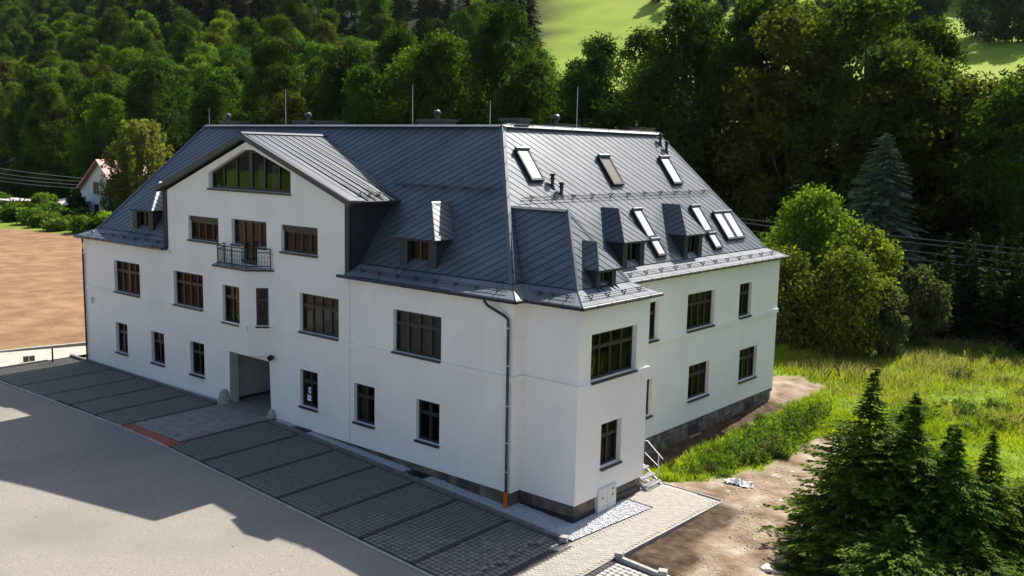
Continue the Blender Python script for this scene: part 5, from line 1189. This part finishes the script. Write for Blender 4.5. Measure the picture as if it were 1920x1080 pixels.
for x in (-148, -144.5, -141):
    for y in (42, 45): q = MB(); q.box((x, y, 1.0), (x + .25, y + .25, 3.1)); q.build("post", WOOD, pgl)
for y in (42, 45): q = MB(); q.box((-149, y, 3.1), (-139.8, y + .25, 3.35)); q.build("beam", WOOD, pgl)
for k in range(6): q = MB(); q.box((-149 + k * 1.55, 41.4, 3.36), (-147.6 + k * 1.55, 46, 3.46)); q.build("roof_sheet", PALEROOF, pgl)
for k in range(3):
    q = MB(); q.box((-152 - k * 3.2, 47, 1.1), (-149.8 - k * 3.2, 49.4, 1.9)); q.build("timber_stack", PALEROOF, None, label=["nearest pale timber stack beside the pergola", "middle pale timber stack left of the pergola", "farthest pale timber stack left of the pergola"][k], category="timber stack")
def cable(a, b, sag, label, r=.02, grp=None):
    a = Vector(a); b = Vector(b); q = MB(); q.tube([a.lerp(b, t / 16) - Vector((0, 0, sag * 4 * (t / 16) * (1 - t / 16))) for t in range(17)], r, 5); o = q.build("power_cable", WIRE, None, label=label, category="power cable", group=grp)
for k in range(4): cable((-190, 43 - k * .3, 11.2 - k * .75 - (k > 0) * .6), (-129, 49, 7.4 - k * .55), .8, ["topmost power cable running to the far white house", "second power cable running to the far white house", "third power cable running to the far white house", "lowest power cable running to the far white house"][k], .045, "power cables at the far house")
for k, dz in enumerate((0, -.55, -1.5, -2.4)): cable((-45, 50, 9.7 + dz * .6), (45, 50, 6.6 + dz * .75), .9, ["topmost power cable crossing behind the bushes at the right", "second power cable crossing behind the bushes at the right", "third power cable crossing behind the bushes at the right", "lowest power cable crossing behind the bushes at the right"][k], .022, "power cables behind the bushes")
for k, (x, z) in enumerate(((-46, 10.5), (46, 7.6))): q = MB(); q.tube([(x, 50, .3), (x, 50, z)], .13, 8); q.build("cable_pole", WOOD, None, label=["wooden cable pole hidden behind the house", "wooden cable pole far off to the right"][k], category="pole")

# ------------------------------------------------------------------ grass and weeds
def grass(n, region, hmin, hmax, name, m, label, seed, wid=.011, clump=None, tall=None):
    g5 = np.random.default_rng(seed); x0_, x1_, y0_, y1_ = region
    # density falls with distance: sample in perspective
    x = g5.uniform(x0_, x1_, n); y = g5.uniform(y0_, y1_, n)
    ok = (dirtmask(x, y) < .35) & ~((x < 1.1) & (y < 22.5)) & ~inpoly(x, y, [(-33, -1), (.25, -1), (.25, LY + .2), (-33, LY + .2)]) & ~inpoly(x, y, [(-1, -9), (5.6, -9), (5.6, 6.7), (-1, 6.7)]) & (g5.uniform(0, 1, n) < np.clip(.45 + .5 * vn(x, y, .9, 21), .12, 1))
    x = x[ok]; y = y[ok]; z = zt(x, y); d = np.stack([x - CAMP.x, y - CAMP.y, z - CAMP.z], -1); w_ = d @ np.array(F_); u = d @ np.array(R_) / w_; v = d @ np.array(U_) / w_
    ok = (np.abs(u) < .78) & (v > -.33); x, y, z = x[ok], y[ok], z[ok]; n = len(x)
    hh = g5.uniform(hmin, hmax, n) * (1 + .55 * vn(x, y, .7, 22)).clip(.35, 2); th = g5.uniform(0, 6.28, n); dx, dy = np.cos(th), np.sin(th); wd = wid * g5.uniform(.6, 1.5, n) * (1 + .012 * np.hypot(x - CAMP.x, y - CAMP.y))
    le = hh * g5.uniform(.15, .7, n); ph = g5.uniform(0, 6.28, n)
    B = np.stack([x, y, z - .02], -1); W_ = np.stack([dx * wd, dy * wd, 0 * x], -1); Lm = np.stack([np.cos(ph) * le * .35, np.sin(ph) * le * .35, hh * .6], -1); Lt = np.stack([np.cos(ph) * le, np.sin(ph) * le, hh], -1)
    V = np.stack([B - W_, B + W_, B + Lm + W_ * .7, B + Lt, B + Lm - W_ * .7], 1).reshape(-1, 3); F = np.arange(n)[:, None] * 5 + np.arange(5)[None]
    print(name, n); link(name, npmesh(name, V, F, m), None, kind='stuff', label=label)
GR1 = leafmat("grass_blades", (.14, .23, .016), (.30, .40, .035), .45, nscale=.55, tcol=(1.5, 1.6, .8)); GR2 = leafmat("dry_grass_blades", (.20, .19, .08), (.33, .29, .15), .35, nscale=.9)
grass(760000, (-12, 34, 6, 48), .14, .38, "meadow_grass", GR1, "long bright green grass on the sunlit ground right of the house", 1)
grass(26000, (-2, 24, 24, 47), .35, .8, "dry_grass", GR2, "dry straw-coloured grass stalks among the green at the far side", 2, .010)
# tall weeds: nettle-like clumps
WD = []
for i in range(4):
    g6 = np.random.default_rng(700 + i); n = 900; st_ = 26; a_ = g6.uniform(0, 6.28, st_); rr = g6.uniform(0, .55, st_) ** .8; hh = g6.uniform(.5, 1.15, st_); k = g6.integers(0, st_, n); f = g6.uniform(.1, 1, n)
    C = np.stack([rr[k] * np.cos(a_[k]) * (1 + .35 * f) + .07 * g6.standard_normal(n), rr[k] * np.sin(a_[k]) * (1 + .35 * f) + .07 * g6.standard_normal(n), hh[k] * f], -1)
    WD.append(add_mesh("weed_clump", leaf_quads(C, np.stack([C[:, 0], C[:, 1], .6 + 0 * f], -1), .075, g6, .45, .03), [WEED, LEAF_B, WEED, LEAF_G2][i]))
wp = [(2.2, 8.3, .55), (2.9, 8.7, .6), (2.5, 9.3, .6), (3.3, 9.5, .6), (2.8, 10.1, .7), (3.6, 10.4, .75), (2.6, 11.0, .7), (3.4, 11.4, .8), (4.2, 11.6, .85), (2.5, 12.2, .75), (3.3, 12.5, .9), (4.3, 12.9, .95), (2.6, 13.4, .8), (3.5, 13.8, 1.0), (4.5, 14.1, .9), (2.6, 14.8, .85), (3.6, 15.2, 1.05), (4.3, 15.8, 1.0), (2.7, 16.4, .9), (3.6, 16.9, 1.1), (2.8, 18.0, 1.0), (3.9, 18.2, 1.1), (2.6, 19.5, .9), (3.5, 19.9, 1.0), (2.2, 21.0, .8), (3.2, 21.4, .8), (1.6, 10.8, .4), (1.7, 14.2, .4), (1.5, 18.0, .45), (1.9, 8.9, .45), (4.0, 9.2, .45), (1.3, 9.6, .4), (1.2, 12.0, .45), (1.4, 13.2, .4), (1.2, 15.6, .45), (1.3, 16.8, .5), (1.1, 19.0, .5), (2.0, 15.4, .6), (1.9, 17.2, .6), (2.0, 11.8, .55), (4.8, 13.2, .7), (7.6, 12.8, .6), (8.6, 11.2, .7), (9.6, 9.4, .7), (1.5, 20.0, .4)]
for i, (x, y, s) in enumerate(wp):
    link("weed_clump", WD[i % 4], None, (x, y, float(zt(x, y)) - .05), random.uniform(0, 6), s, label="tall leafy weeds growing in front of the rubble foundation" if y > 10 else "leafy weeds at the edge of the bare ground behind the metal steps", category="weeds", group="weed clumps beside the house")
for i in range(40):
    x = g4.uniform(6, 22); y = g4.uniform(18, 45)
    if dirtmask(np.array(x), np.array(y)) > .3: continue
    link("weed_clump", WD[i % 4], None, (x, y, float(zt(x, y)) - .05), g4.uniform(0, 6), (g4.uniform(.8, 1.5),) * 2 + (g4.uniform(.5, .9),), label="leafy weed tuft standing in the sunlit meadow grass", category="weeds", group="weed tufts in the meadow grass")

# ------------------------------------------------------------------ thin summer haze
hz = bpy.data.materials.new("haze_air"); hz.use_nodes = True; hn = hz.node_tree; hn.nodes.clear()
ho = hn.nodes.new("ShaderNodeOutputMaterial"); hv_ = hn.nodes.new("ShaderNodeVolumePrincipled"); hv_.inputs["Color"].default_value = (.78, .88, 1, 1); hv_.inputs["Density"].default_value = .00002; hv_.inputs["Anisotropy"].default_value = .3
hn.links.new(hv_.outputs[0], ho.inputs["Volume"])
q = MB(); q.box((-1000, -360, -12), (620, 1200, float(GZ.max()) + 60)); hb = q.build("haze", hz, None, kind='stuff', label="thin blue summer haze over the far hillside")
